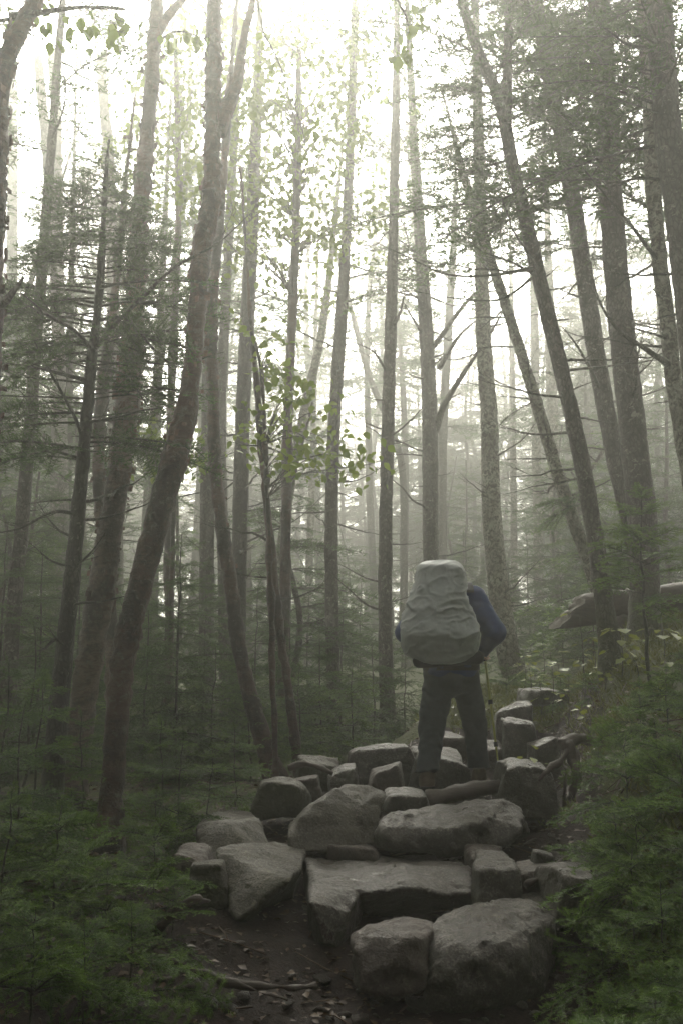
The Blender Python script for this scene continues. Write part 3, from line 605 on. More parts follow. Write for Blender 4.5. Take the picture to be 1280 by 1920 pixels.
def tree(label, name, pts, Y, bark, kind='conifer', H=9.0, Ytop=None, seed=1, dead=(0, 0, 0), boughs=(), crown=None, curls=None, group=None, forks=(), step=.06, seg=18, needle='needle', branches=(), cat='tree'):
    rng = np.random.default_rng(seed); path = trunk_path(pts, Y, Ytop, H); base = path[1, :3].copy(); root = empty(name, base); tag(root, label, cat, group)
    mb = MB(); p, r = trunk_mesh(mb, path, seed, kind, step, seg)
    for fk in forks:                                 # (px,py,w) lists for stems that leave the trunk
        fp = []
        for px, py, w in fk: q = P(px, py, Y if Ytop is None else Ytop); fp.append([*q, w*mpp(px, py, Y)/2])
        sp = smooth_path(fp, .05); tube(mb, sp[:, :3], np.maximum(sp[:, 3], .004), 10, 0, lambda v: .006*fbm(v*14, 3, seed))
    link('trunk', mb.mesh('trunk', M[bark], base), root)
    if curls:
        for n, z0, z1, sz in [curls]:
            mc = MB(); bark_curls(mc, rng, p, r, n, z0, z1, sz); o = link('peeling_bark', mc.mesh('peeling_bark', M['curl'], base), root); o['kind'] = 'stuff'
    n, z0, z1 = dead
    for i_ in range(n):                              # bare dead branches below the crown
        z = rng.uniform(z0, z1); q, rr = at_height(p, r, z); az = rng.uniform(0, 6.283); L = rng.uniform(.3, 1.3)*(1.0 if rng.random() < .7 else .4); mb = MB()
        dead_branch(mb, rng, q, np.array([math.cos(az), math.sin(az)*.8, rng.uniform(-.25, .25)]), L, min(.014, rr*.28+.003)*(.6+.4*L), int(3+5*rng.random()), rng.uniform(-.1, .35))
        link('branch', mb.mesh('branch', M['twig'], base), root)
    for br in branches:                              # branches drawn from the photograph: (points (px,py,dY), width px, twigs)
        bp, w, tw = br; Yb = Y if Ytop is None else (Y+Ytop)/2; pp = np.array([P(a, b_, Yb+c_) for a, b_, c_ in bp]); sp = smooth_path(pp, .05); t = np.linspace(0, 1, len(sp)); r0 = w*mpp(bp[0][0], bp[0][1], Yb)/2
        mb = MB(); tube(mb, sp, np.maximum(r0*(1-.85*t), .002), 6, 0, lambda v: .003*fbm(v*25, 2, seed))
        for _ in range(tw):
            k = int(rng.uniform(.25, .98)*(len(sp)-1)); d = nrm(np.gradient(sp, axis=0))[k]; s_ = rng.choice([-1, 1]); dd = nrm(d*.8+np.array([rng.normal()*.4, rng.normal()*.5, rng.normal()*.45]))
            dead_branch(mb, rng, sp[k], dd, rng.uniform(.12, .5), max(.0025, r0*.35*(1-t[k])), 3, .15, 0, True)
        link('branch', mb.mesh('branch', M['twig'], base), root)
    if boughs or crown:
        mb = MB()
        for bx in boughs:                            # (start px,py, end px,py, dY, proto key)
            a, b_, c_, d_, dY, key = bx; Yb = Y if Ytop is None else (Y+Ytop)/2; q0 = P(a, b_, Yb); q1 = P(c_, d_, Yb+dY); dv = q1-q0; L = np.linalg.norm(dv)
            pr = PRO[key][rng.integers(len(PRO[key]))]; ref = {'near': .55, 'mid': 1.1, 'thin': 1.1, 'far': 1.3}[key]
            put(mb, pr, q0, math.atan2(dv[1], dv[0]), math.asin(np.clip(dv[2]/L, -1, 1))+.1, L/ref, rng.normal()*.35, min(1.4, max(.6, 1.0/(L/ref))))
        if crown:                                    # z from, z to, count, length at bottom, length at top, proto key
            z0, z1, n, l0, l1, key = crown; ref = {'near': .55, 'mid': 1.1, 'thin': 1.1, 'far': 1.3}[key]
            for i_ in range(n):
                f = (i_+rng.random())/n; q, rr = at_height(p, r, z0+(z1-z0)*f); L = (l0+(l1-l0)*f)*rng.uniform(.6, 1.15)
                put(mb, PRO[key][rng.integers(len(PRO[key]))], q, rng.uniform(0, 6.283), rng.uniform(-.15, .3)+.3*f, L/ref, rng.normal()*.25)
        link('crown', mb.mesh('crown', [M[needle], M['twig']], base), root)
    return root, p, r

# left side -------------------------------------------------------------------
tree('leaning red birch with rough dark patches, its base among low firs', 'birch_tree',
     [(402, -20, 34), (400, 200, 38), (396, 380, 42), (378, 470, 40), (372, 560, 42), (364, 660, 46), (352, 760, 50), (328, 860, 56), (300, 960, 52), (268, 1080, 54), (235, 1220, 58), (220, 1350, 54), (210, 1480, 54), (205, 1560, 60)],
     6.4, 'birch', 'birch', 8.5, 6.6, 3, curls=(330, 3.0, 8, .045), forks=[[(408, 250, 34), (428, 195, 26), (443, 150, 18), (458, 70, 15), (472, 10, 14), (480, -40, 12)], [(425, 215, 26), (445, 160, 20), (456, 112, 12)]], step=.035, seg=28)
tree('stout peeling birch with ragged papery bark behind the slim dark fir', 'birch_tree',
     [(296, -20, 30), (290, 80, 32), (283, 180, 36), (272, 300, 38), (262, 420, 42), (254, 560, 50), (245, 700, 60), (232, 820, 58), (216, 940, 56), (198, 1060, 56), (175, 1200, 62), (155, 1330, 66), (142, 1430, 72)],
     7.6, 'birch_pale', 'birch', 9, 7.8, 4, curls=(480, 2.0, 9, .06), forks=[[(293, 60, 26), (320, 25, 18), (350, -10, 14), (370, -40, 12)]], step=.04, seg=26)
tree('thin birch stem pressed close behind the stout peeling birch', 'birch_tree',
     [(215, 560, 20), (200, 680, 26), (190, 780, 30), (186, 900, 30), (196, 1040, 32), (210, 1180, 34), (214, 1330, 38)], 8.6, 'birch_pale', 'birch', 7, None, 5, curls=(120, 2, 7, .05), step=.06, seg=16)
T4B = []
_r = random.Random(3)
for y in range(280, 880, 9):
    cx = 199-(y-260)*.055; sp = 34+(y-275)*.62 if y < 560 else 212
    for sg in (-1, 1):
        if y > 700 and _r.random() < .5: continue
        l = sp*_r.uniform(.55, 1.15)*(1.15 if sg < 0 else 1.0); T4B.append((cx, y, cx+sg*l, y+_r.uniform(-35, 45), _r.uniform(-.8, .8)*min(1, l/190), 'mid' if y < 500 else _r.choice(['mid', 'thin', 'thin'])))
tree('slim dark fir with full needled crown beside the stout peeling birch', 'fir_tree',
     [(205, 262, 4), (199, 330, 7), (192, 460, 12), (186, 560, 16), (172, 680, 20), (160, 820, 25), (148, 950, 28), (136, 1080, 32), (122, 1220, 36), (108, 1360, 40), (102, 1440, 44)],
     7.0, 'bark_dark', 'conifer', None, None, 6, dead=(14, 1.6, 3.4), boughs=T4B, step=.05, seg=16,
     branches=[([(178, 655, 0), (215, 610, -.2), (265, 560, -.4), (330, 500, -.5), (410, 455, -.5), (470, 400, -.5)], 11, 9), ([(176, 660, 0), (140, 620, -.2), (90, 590, -.4), (30, 540, -.5)], 10, 7),
               ([(172, 715, 0), (130, 705, -.1), (70, 690, -.3), (5, 680, -.3)], 9, 6), ([(160, 830, 0), (135, 770, -.1), (90, 690, -.2), (65, 640, -.3)], 8, 5), ([(150, 965, 0), (100, 960, -.2), (40, 990, -.3), (-10, 1000, -.3)], 8, 4),
               ([(178, 690, 0), (235, 705, -.2), (285, 770, -.3), (320, 785, -.3)], 8, 5), ([(184, 600, 0), (240, 600, -.2), (320, 680, -.4), (420, 660, -.4)], 8, 7)])
tree('dark birch with ragged orange peeling bark at the picture edge', 'birch_tree',
     [(75, -30, 34), (58, 20, 40), (30, 70, 44), (8, 130, 44), (-4, 230, 46), (-10, 420, 46), (-18, 640, 46), (-30, 900, 50), (-45, 1200, 54), (-55, 1500, 60)], 4.9, 'birch', 'birch', 7, None, 8, curls=(300, 2.2, 6, .055), step=.035, seg=24,
     branches=[([(20, 30, 0), (75, 24, -.05), (150, 14, -.1), (235, 18, -.15)], 15, 4), ([(-5, 570, 0), (15, 560, -.1), (45, 520, -.15)], 30, 0)])
tree('old reddish birch stem kinking to the side below its bend', 'birch_tree',
     [(412, 420, 24), (402, 520, 26), (396, 620, 28), (400, 760, 30), (404, 880, 32), (418, 1000, 34), (436, 1120, 36), (454, 1240, 36), (482, 1350, 40), (510, 1440, 48)], 8.8, 'birch', 'birch', 9, None, 9, curls=(120, 2, 7, .04), dead=(3, 3, 6), step=.05, seg=18)
TL = [
 ('straight grey trunk just behind the kinked reddish birch', [(400, 300, 20), (394, 600, 26), (390, 870, 28), (388, 1100, 30), (388, 1400, 34)], 11.5, 'bark', 10),
 ('narrow grey trunk leaning close beside the kinked birch', [(440, 250, 16), (428, 480, 19), (420, 640, 21), (414, 800, 22), (420, 1100, 24), (424, 1380, 26)], 12.5, 'bark', 11),
 ('dark straight trunk between the kinked birch and a leafy sapling', [(478, 300, 24), (468, 520, 28), (458, 720, 29), (452, 900, 30), (448, 1100, 31), (444, 1390, 35)], 11.0, 'bark_dark', 12),
 ('slim straight fir trunk at the centre of the clearing', [(664, 60, 16), (652, 380, 20), (638, 620, 24), (626, 800, 25), (621, 980, 26), (622, 1150, 27), (626, 1300, 28), (629, 1400, 32)], 10.8, 'bark', 13),
 ('straight fir trunk rising left of the hiker\'s pack', [(742, 180, 16), (737, 430, 20), (731, 640, 24), (726, 830, 26), (722, 1020, 27), (722, 1200, 28), (728, 1390, 33)], 9.8, 'bark', 14),
 ('forked fir trunk rising directly behind the hiker\'s pack', [(775, 260, 18), (786, 430, 23), (798, 620, 28), (805, 780, 31), (806, 940, 32), (808, 1060, 33), (815, 1300, 36)], 11.0, 'bark', 15),
 ('thick pale trunk crusted with lichen beside the hiker\'s shoulder', [(898, 330, 24), (905, 620, 30), (916, 780, 34), (920, 940, 38), (932, 1090, 42), (952, 1220, 46), (978, 1325, 54)], 10.6, 'bark_lichen', 16),
]
for lab, pts, Y, bk, sd_ in TL:
    extra = {}
    if sd_ == 15: extra = dict(branches=[([(815, 810, 0), (832, 760, -.2), (868, 700, -.4), (918, 625, -.5), (950, 570, -.5)], 14, 9), ([(822, 690, 0), (860, 630, .1), (905, 590, .2)], 11, 5), ([(800, 640, 0), (775, 600, -.1), (752, 560, -.2)], 8, 3), ([(812, 650, 0), (880, 560, .2), (960, 500, .3), (1000, 480, .3)], 11, 6)])
    if sd_ == 14: extra = dict(branches=[([(730, 620, 0), (748, 590, -.1), (760, 540, -.2)], 8, 3), ([(726, 700, 0), (700, 660, -.2), (660, 640, -.4)], 6, 4)])
    tree(lab, 'fir_tree', pts, Y*1.12, bk, 'conifer', 13 if sd_ not in (13,) else 14, None, sd_, dead=(20, 2.2, 7.0), crown=(6.6, 12.5, 26, 1.4, .5, 'far'), step=.07, seg=16, **extra)
tree('slender young birch stem with bright green leaves hanging over it', 'birch_tree',
     [(470, 600, 10), (480, 700, 13), (488, 800, 16), (496, 900, 18), (510, 1040, 20), (520, 1150, 21), (538, 1270, 22), (552, 1380, 24)], 9.0, 'birch', 'birch', 6.5, None, 17, dead=(6, 2, 4), step=.06, seg=12)
tree('pale trunk leaning away in the mist with a slanted top', 'fir_tree', [(612, 560, 15), (600, 640, 17), (578, 740, 18), (548, 880, 20), (532, 1000, 21), (524, 1120, 21), (522, 1350, 24)], 14.5, 'bark_lichen', 'conifer', 11, None, 18, dead=(10, 3, 8), step=.1, seg=12)

# right side ------------------------------------------------------------------
_r = random.Random(9)
B19 = [(968, 378, 655, 402, -.6, 'thin'), (955, 300, 780, 372, -.9, 'mid'), (975, 400, 840, 470, -.5, 'mid'), (950, 260, 760, 245, -.4, 'mid'), (940, 200, 800, 130, -.6, 'mid'), (930, 150, 780, 210, .3, 'mid'), (905, 100, 800, 60, -.3, 'mid'),
       (960, 330, 1090, 300, -.5, 'mid'), (985, 430, 870, 440, .5, 'mid'), (945, 230, 1040, 190, -.5, 'mid'), (920, 130, 1020, 90, -.4, 'mid'), (948, 100, 840, 20, .2, 'mid'), (948, 80, 1030, 30, .4, 'mid'), (965, 350, 830, 300, -.2, 'mid'), (958, 290, 850, 330, .6, 'mid')]
for _ in range(26):
    y = _r.uniform(-60, 430); x = 900+(y+60)*.18; B19.append((x, y, x+_r.choice([-1, -1, 1])*_r.uniform(70, 170), y+_r.uniform(-30, 70), _r.uniform(-.9, .9), 'mid'))
tree('leaning fir with a needled crown and low moss, nearest beside the fallen log', 'fir_tree',
     [(850, -60, 18), (885, 70, 20), (935, 190, 24), (962, 320, 26), (998, 470, 28), (1038, 640, 30), (1080, 820, 32), (1110, 980, 34), (1130, 1120, 36), (1146, 1240, 42)], 8.3, 'bark', 'conifer', 9, 8.0, 21, dead=(16, 3.0, 5.6), boughs=B19, crown=(6.3, 8.9, 40, 1.5, .5, 'far'),
     forks=[[(948, 235, 22), (950, 150, 18), (952, 60, 16), (950, -40, 14)]], step=.045, seg=20, needle='needle',
     branches=[([(1004, 500, 0), (930, 515, -.3), (840, 515, -.6), (760, 480, -.8), (705, 455, -.9)], 8, 7), ([(1005, 515, 0), (940, 560, -.2), (860, 560, -.5), (770, 545, -.6)], 6, 6)])
B20 = []
for _ in range(34):
    y = _r.uniform(-60, 500); x = 995+(y+60)*.18; B20.append((x, y, x+_r.choice([-1, 1])*_r.uniform(60, 150), y+_r.uniform(-30, 60), _r.uniform(-.9, .9), 'mid'))
tree('dark straight-leaning fir between the leaning fir and the thickest trunk', 'fir_tree',
     [(1000, -20, 26), (1014, 60, 28), (1036, 180, 30), (1064, 320, 32), (1092, 500, 34), (1126, 720, 36), (1158, 880, 37), (1186, 1000, 38), (1204, 1120, 42)], 9.4, 'bark', 'conifer', 10, None, 22, dead=(14, 3.4, 6.2), boughs=B20, crown=(6.2, 9.8, 50, 1.6, .5, 'far'), step=.05, seg=20,
     branches=[([(1128, 740, 0), (1105, 690, -.2), (1075, 640, -.3), (1050, 610, -.4)], 9, 4)])
B21 = []
for _ in range(30):
    y = _r.uniform(-60, 430); x = 1122+(y+60)*.06; B21.append((x, y, x+_r.choice([-1, 1])*_r.uniform(60, 160), y+_r.uniform(-20, 70), _r.uniform(-.9, .9), 'mid'))
tree('thickest mossy-footed fir trunk standing in front of the fallen log', 'fir_tree',
     [(1120, -30, 42), (1128, 80, 44), (1140, 300, 46), (1152, 480, 48), (1168, 650, 50), (1190, 850, 54), (1204, 980, 56), (1208, 1100, 58), (1206, 1210, 64)], 8.9, 'bark', 'conifer', 10, None, 23, dead=(10, 3.6, 6.2), boughs=B21, crown=(6.2, 9.8, 60, 1.7, .5, 'far'), step=.045, seg=22)
tree('large fir trunk half cut off by the right picture edge', 'fir_tree',
     [(1232, -30, 50), (1240, 100, 52), (1252, 250, 54), (1276, 420, 58), (1300, 620, 62), (1330, 900, 66), (1350, 1150, 72)], 7.2, 'bark', 'conifer', 10, None, 24, dead=(6, 4, 6), crown=(5.6, 9.8, 60, 1.8, .5, 'far'), step=.045, seg=22,
     branches=[([(1225, 90, 0), (1180, 85, -.2), (1130, 50, -.3), (1085, 0, -.4)], 10, 3), ([(1230, 195, 0), (1180, 178, -.1), (1120, 155, -.2)], 8, 3)])
tree('thin crooked lichen-spotted trunk close to the large edge trunk', 'fir_tree',
     [(1205, 60, 22), (1216, 200, 26), (1222, 330, 28), (1234, 470, 29), (1250, 600, 30), (1262, 720, 32), (1282, 830, 34), (1310, 1000, 36), (1330, 1180, 40)], 7.7, 'bark_lichen', 'conifer', 8, None, 25, dead=(9, 3, 5.5), step=.045, seg=16,
     branches=[([(1262, 690, 0), (1210, 655, -.2), (1160, 620, -.3), (1125, 570, -.4), (1110, 520, -.5)], 14, 5), ([(1262, 640, 0), (1220, 625, -.1), (1160, 610, -.2)], 8, 3), ([(1240, 500, 0), (1180, 420, -.2), (1120, 350, -.4), (1080, 300, -.5)], 10, 5)])
tree('slender fir stem leaning parallel behind the nearest leaning fir', 'fir_tree',
     [(868, 330, 14), (892, 400, 17), (930, 520, 20), (975, 660, 22), (1018, 800, 24), (1058, 930, 25), (1094, 1030, 27), (1128, 1130, 30)], 9.9, 'bark_lichen', 'conifer', 8, None, 26, dead=(16, 2.6, 5.5), boughs=[(905, 435, 850, 440, -.3, 'mid'), (915, 450, 1010, 410, -.3, 'mid'), (990, 700, 1060, 700, -.4, 'thin'), (1005, 750, 930, 790, -.4, 'thin'), (1085, 945, 1000, 985, -.5, 'near'), (1085, 935, 1010, 940, -.6, 'near')], step=.05, seg=16)
FARP = [
 ([(1000, 560, 16), (1004, 800, 19), (1008, 1000, 20), (1010, 1200, 22)], 15.0, 'bark_lichen', 'pale slim lichen trunk beyond the leaning slender stem', 31),
 ([(1030, 600, 20), (1036, 850, 24), (1042, 1050, 25), (1046, 1230, 28)], 13.6, 'bark_lichen', 'pale trunk with heavy lichen beyond the log\'s broken end', 32),
 ([(958, 600, 11), (961, 850, 13), (963, 1050, 14), (966, 1220, 16)], 17.0, 'bark_lichen', 'thin faint trunk next to the thick pale lichen trunk', 33),
 ([(690, 700, 12), (750, 860, 14), (756, 1050, 15), (760, 1250, 17)], 15.5, 'bark', 'faint slim trunk in the mist left of the pack', 34),
 ([(848, 480, 15), (830, 800, 18), (828, 1020, 19), (830, 1250, 22)], 15.0, 'bark', 'faint trunk just showing behind the forked fir', 35),
 ([(300, 640, 18), (292, 800, 22), (288, 1000, 24), (284, 1250, 27)], 13.0, 'bark', 'grey trunk in the mist between the two big birches', 36),
 ([(130, 700, 16), (128, 850, 18), (122, 1050, 19), (115, 1300, 22)], 12.5, 'bark_dark', 'dim trunk behind the slim dark fir', 37),
 ([(52, 860, 26), (40, 1000, 28), (26, 1150, 30), (14, 1330, 34)], 9.0, 'bark', 'rough trunk leaning toward the picture edge behind low firs', 38),
 ([(585, 900, 13), (580, 1050, 14), (578, 1200, 15), (576, 1330, 17)], 16.0, 'bark_lichen', 'thin pale stem in the clearing', 39),
]
for pts, Y, bk, lab, sd_ in FARP:
    tree(lab, 'fir_tree', pts, Y*1.4 if Y > 10 else Y, bk, 'conifer', 14, None, sd_, dead=(8, 2.5, 8), crown=(6.5, 13.8, 26, 1.4, .5, 'far'), step=.12, seg=12)
SN = [([(72, 108, 18), (80, 200, 20), (90, 300, 22), (110, 620, 26), (120, 1300, 34)], 11.0, 'broken-topped bleached snag leaning in the bright mist', 41),
      ([(96, 92, 16), (104, 180, 22), (106, 300, 24), (110, 800, 28), (100, 1300, 34)], 12.5, 'bleached snag with crooked top behind the broken-topped snag', 42),
      ([(200, 96, 12), (192, 118, 20), (198, 220, 20), (205, 300, 22), (215, 700, 26), (220, 1300, 32)], 12.0, 'pale crook-topped snag standing alone in the bright gap', 43),
      ([(24, 110, 18), (24, 300, 20), (22, 700, 24), (20, 1300, 28)], 15.0, 'faint pale snag at the edge of the bright gap', 44)]
for pts, Y, lab, sd_ in SN: tree(lab, 'dead_snag', pts, Y*1.35, 'snag', 'conifer', None, None, sd_, dead=(12, 3, 8), step=.1, seg=12)

# ------------------------------------------------------------------ background forest: shared meshes
def forest_tree(seed, H, r0, z_crown, n, key, lmax, needle, dead=12):
    rng = np.random.default_rng(seed); path = np.array([[0, 0, -.3, r0*1.2], [0, 0, .1, r0], [rng.normal()*.22, rng.normal()*.22, H*.3, r0*.85], [rng.normal()*.3, rng.normal()*.3, H*.6, r0*.6], [rng.normal()*.5, rng.normal()*.5, H, .015]])
    mb = MB(); p, r = trunk_mesh(mb, path, seed, 'conifer', .22, 10)
    for _ in range(dead):
        q, rr = at_height(p, r, rng.uniform(1.0, z_crown+1)); az = rng.uniform(0, 6.28); dead_branch(mb, rng, q, np.array([math.cos(az), math.sin(az), rng.uniform(-.2, .2)]), rng.uniform(.4, 1.4), .012, 4, .1, 1, False)
    tme = mb.mesh('trunk', [M['bark'], M['twig']]); mb = MB()
    ref = {'near': .55, 'mid': 1.1, 'thin': 1.1, 'far': 1.3}[key]
    for i_ in range(n):
        f = (i_+rng.random())/n; z = z_crown+(H-z_crown)*f; q, rr = at_height(p, r, z); L = lmax*((1-f)**.75+.12)*rng.uniform(.55, 1.15)
        put(mb, PRO[key][rng.integers(len(PRO[key]))], q, rng.uniform(0, 6.28), rng.uniform(-.25, .1)+.45*f, L/ref, rng.normal()*.2)
    return tme, mb.mesh('crown', [M[needle], M['twig']])
FT = [forest_tree(300+k, H, r0, zc, n, 'far', lm, nd) for k, (H, r0, zc, n, lm, nd) in enumerate([(12, .095, 3.4, 120, 1.9, 'needle'), (13, .105, 5.0, 110, 2.0, 'needle_dry'), (10, .085, 1.2, 140, 1.9, 'needle'), (11, .09, 2.2, 125, 1.9, 'needle_dry'), (4.2, .05, .3, 90, 1.4, 'needle'), (3.0, .04, .2, 70, 1.1, 'needle_fresh'), (19, .13, 8.0, 110, 2.1, 'needle')])]
def place(name, meshes, loc, rz, s, label, cat, group, parts=('trunk', 'crown')):
    root = empty(name, loc, rz, s); tag(root, label, cat, group)
    for nm, me in zip(parts, meshes): link(nm, me, root)
    return root
rnd = random.Random(21); spots = []
def far_enough(x, y, d): return all((x-a)**2+(y-b)**2 > d*d for a, b in spots)
tries = 0
while len(spots) < 190 and tries < 9000:
    tries += 1; Y = 14.0+rnd.random()**.8*66; x = rnd.uniform(-.42, .42)*Y
    if not far_enough(x, Y, 1.5): continue
    ang = x/Y
    if (-.24 < ang < .20 and Y < 34) or (abs(ang) < .3 and Y < 22 and rnd.random() < .6): continue        # the clearing ahead, open to the light
    spots.append((x, Y))
tall = [(-.15, 26), (.06, 28), (-.11, 36), (-.045, 38), (.025, 36), (.1, 30), (-.2, 22), (-.085, 44), (-.24, 25), (.0, 42), (-.06, 48), (.14, 34), (.05, 46), (.035, 27), (-.09, 23), (-.02, 31), (-.13, 30)]
for f_, Y in tall: spots.append((f_*Y, Y))
for x, Y in spots:
    k_ = 6 if (x/Y, Y) in [(f_*y_/y_, y_) for f_, y_ in tall] else rnd.choice([1] if abs(x/Y) < .2 and Y < 32 else [0, 1, 2, 2, 3] if abs(x/Y) > .2 else [0, 1, 3])
    place('fir_tree', FT[k_], (x, Y, gz(x, Y)), rnd.uniform(0, 6.28), rnd.uniform(.8, 1.15), beside(['tall fogbound fir', 'tall bare-stemmed fogbound fir', 'fogbound fir with boughs to the ground', 'fogbound fir with ragged dry boughs', '', '', 'very tall fogbound fir with a high crown'][k_], x, Y, True), 'tree', 'fogbound firs at the back')
spots = []
while len(spots) < 60:
    Y = 11.5+rnd.random()*17; x = rnd.uniform(-.44, .44)*Y
    if abs(x/Y) < .2 and Y < 22 and rnd.random() < .75: continue
    if far_enough(x, Y, .9): spots.append((x, Y))
for x, Y in spots:
    place('young_fir', FT[rnd.choice([4, 5, 5])], (x, Y, gz(x, Y)), rnd.uniform(0, 6.28), rnd.uniform(.7, 1.2), beside('small thicket fir', x, Y, True), 'young fir', 'thicket of small firs at the back')
# firs added beside and behind the camera to shade the foreground and near fog
for x, Y, k_, s_ in [(-2.3, .9, 1, .95), (2.3, .4, 1, .95), (-1.2, -1.3, 1, .95), (1.3, -1.8, 0, 1.0), (0, -3.2, 0, 1.05), (-3.8, .2, 0, 1.0), (3.8, -.6, 0, 1.0), (3.6, 2.4, 1, 1.0), (-3.9, 3.6, 1, .95), (-3.2, 2.6, 2, .95), (4.6, .8, 2, .95), (-5.2, 5.2, 2, .9), (-5.2, -1.5, 0, 1.1), (5.6, -1.2, 0, 1.1), (-3, -6, 2, 1.1), (3.2, -6.5, 2, 1.1), (0.3, -5.0, 2, 1.0), (-2.2, -3.0, 2, .9), (2.6, -3.2, 2, .9), (-1.0, -8, 2, 1.1), (1.8, -9, 2, 1.1), (-6, -5, 2, 1.1), (6.4, -5, 2, 1.1), (-6.2, 8.4, 2, 1.0), (6.2, 8.0, 2, 1.0), (-5.0, 11.0, 0, 1.0), (5.6, 11.5, 1, 1.0)]:
    place('fir_tree', FT[k_], (x, Y, gz(x, Y)), x*7+Y, s_, 'fir standing beside the trail outside the hiker\'s clearing', 'tree', 'shade firs added around the near trail')

rb = random.Random(77); ring = []
while len(ring) < 70:
    x, Y = rb.uniform(-26, 26), rb.uniform(-24, 16)
    if (Y > 2 and abs(x) < 3.0+.48*Y) or (Y <= 2 and x*x+Y*Y < 20) or any((x-a)**2+(Y-b)**2 < 4 for a, b in ring): continue
    ring.append((x, Y)); place('fir_tree', FT[rb.choice([0, 2, 2, 3])], (x, Y, gz(x, Y)), rb.uniform(0, 6.28), rb.uniform(.85, 1.15), 'fir of the surrounding wood out of sight beside or behind the trail', 'tree', 'surrounding wood')
# ------------------------------------------------------------------ young firs and low boughs
def sapling(seed, H, key, whorl, lmax, needle, dens=5, el0=-.15, z0=.05):
    rng = np.random.default_rng(seed); mb = MB(); z = np.linspace(-.12, H, 14); w = np.cumsum(rng.normal(size=14))*.012
    tube(mb, np.stack([w, w[::-1]*.6, z], 1), np.linspace(.014, .003, 14)*(H/1.3)**.7, 7, 0); stem = mb.mesh('stem', M['bark_dark']); mb = MB()
    ref = {'near': .55, 'mid': 1.1, 'thin': 1.1, 'far': 1.3}[key]; zz = z0*H
    while zz < H*.985:
        f = zz/H; k = max(0, min(13, int((zz+.12)/(H+.12)*13))); nb = max(3, int(dens*rng.uniform(.7, 1.2))); a0 = rng.uniform(0, 6.28)
        for i_ in range(nb):
            L = lmax*((1-f)**.7+.10)*rng.uniform(.65, 1.15)
            put(mb, PRO[key][rng.integers(len(PRO[key]))], np.array([w[k], w[::-1][k]*.6, zz+rng.uniform(-.02, .02)]), a0+i_*6.283/nb+rng.normal()*.25, el0+rng.normal()*.16+.55*f, L/ref, rng.normal()*.35)
        zz += whorl*rng.uniform(.7, 1.3)*(1.1-.5*f)
    L = .16*H; put(mb, PRO[key][0], np.array([w[-1], w[0]*.6, H-.06]), 0, 1.5, max(.12, L*.6)/ref)
    return stem, mb.mesh('crown', [M[needle], M['twig']])
SN_ = [sapling(401, 1.0, 'near', .24, .70, 'needle_fresh', 5), sapling(402, 1.25, 'near', .27, .70, 'needle', 5), sapling(403, .75, 'near', .21, .74, 'needle_fresh', 5, -.02), sapling(404, 1.25, 'near', .11, .60, 'needle_fresh', 5, -.1, .5)]
SM_ = [sapling(411, 1.7, 'mid', .24, .85, 'needle', 6), sapling(412, 2.3, 'mid', .30, .95, 'needle', 5), sapling(413, 1.3, 'mid', .2, .8, 'needle_fresh', 6)]
def plant(px, py, Y, var, s, label, group, z=None):
    p = P(px, py, Y); g = gz(p[0], p[1]) if z is None else z
    return place('young_fir', var, (p[0], p[1], g), px*.37+py, s, label, 'young fir', group, ('stem', 'crown'))
G1 = 'low firs carpeting the slope around the leaning birch'
for i_, (px, Y, v, s_) in enumerate([(20, 4.6, 0, .8), (110, 4.9, 2, .9), (205, 5.1, 2, .46), (290, 5.3, 2, .55), (55, 5.5, 1, .85), (125, 5.7, 2, .62), (290, 6.2, 2, .62), (340, 6.3, 1, .62), (-20, 6.0, 1, 1.0), (70, 6.6, 0, 1.05), (300, 6.9, 0, .75),
        (-30, 4.0, 2, .8), (70, 4.05, 2, .7), (170, 4.2, 2, .55), (255, 4.45, 2, .5), (150, 6.6, 0, .8), (330, 5.0, 2, .4), (240, 5.6, 2, .35), (395, 6.9, 0, .62), (440, 7.4, 0, .66), (30, 7.4, 1, 1.1)]):
    plant(px, 1500, Y, SN_[v], s_, beside('low green fir bush on the slope', P(px, 1500, Y)[0], Y), G1)
G2 = 'young firs filling the understorey behind the steps'
for i_, (px, Y, v, s_) in enumerate([(330, 8.6, 0, .75), (400, 9.2, 2, .9), (470, 9.0, 2, .8), (560, 9.2, 2, .75), (600, 9.9, 0, .75), (660, 9.2, 2, .75), (700, 10.4, 0, .7), (540, 10.8, 0, .8), (480, 11.2, 1, .75), (640, 12, 0, .9), (720, 12.5, 1, .6), (380, 11, 1, .85), (270, 9.6, 0, .95),
        (200, 10, 1, .85), (60, 9.5, 1, .9), (-10, 9.0, 1, 1.0), (130, 11.5, 1, 1.0), (20, 12, 1, 1.2), (300, 12.5, 1, 1.0), (580, 14, 1, .8), (760, 11.0, 0, .6), (850, 12.5, 0, .7), (960, 13, 1, .6), (1060, 13.5, 1, .65), (880, 16, 1, .9), (1000, 17, 1, .9), (680, 16, 1, .9), (430, 15, 1, 1.0), (1120, 12, 0, .7), (1200, 13, 1, .7)]):
    plant(px, 1400, Y, SM_[v], s_, beside('young fir in the misty understorey', P(px, 1400, Y)[0], Y), G2)
place('young_fir', SM_[1], tuple(np.array([P(333, 1300, 9.3)[0], 9.3, gz(P(333, 1300, 9.3)[0], 9.3)])), 1.0, .95, 'slender young fir with open whorled branches behind the leaning birch', 'young fir', None, ('stem', 'crown'))
G3 = 'fir bushes crowding the mossy bank'
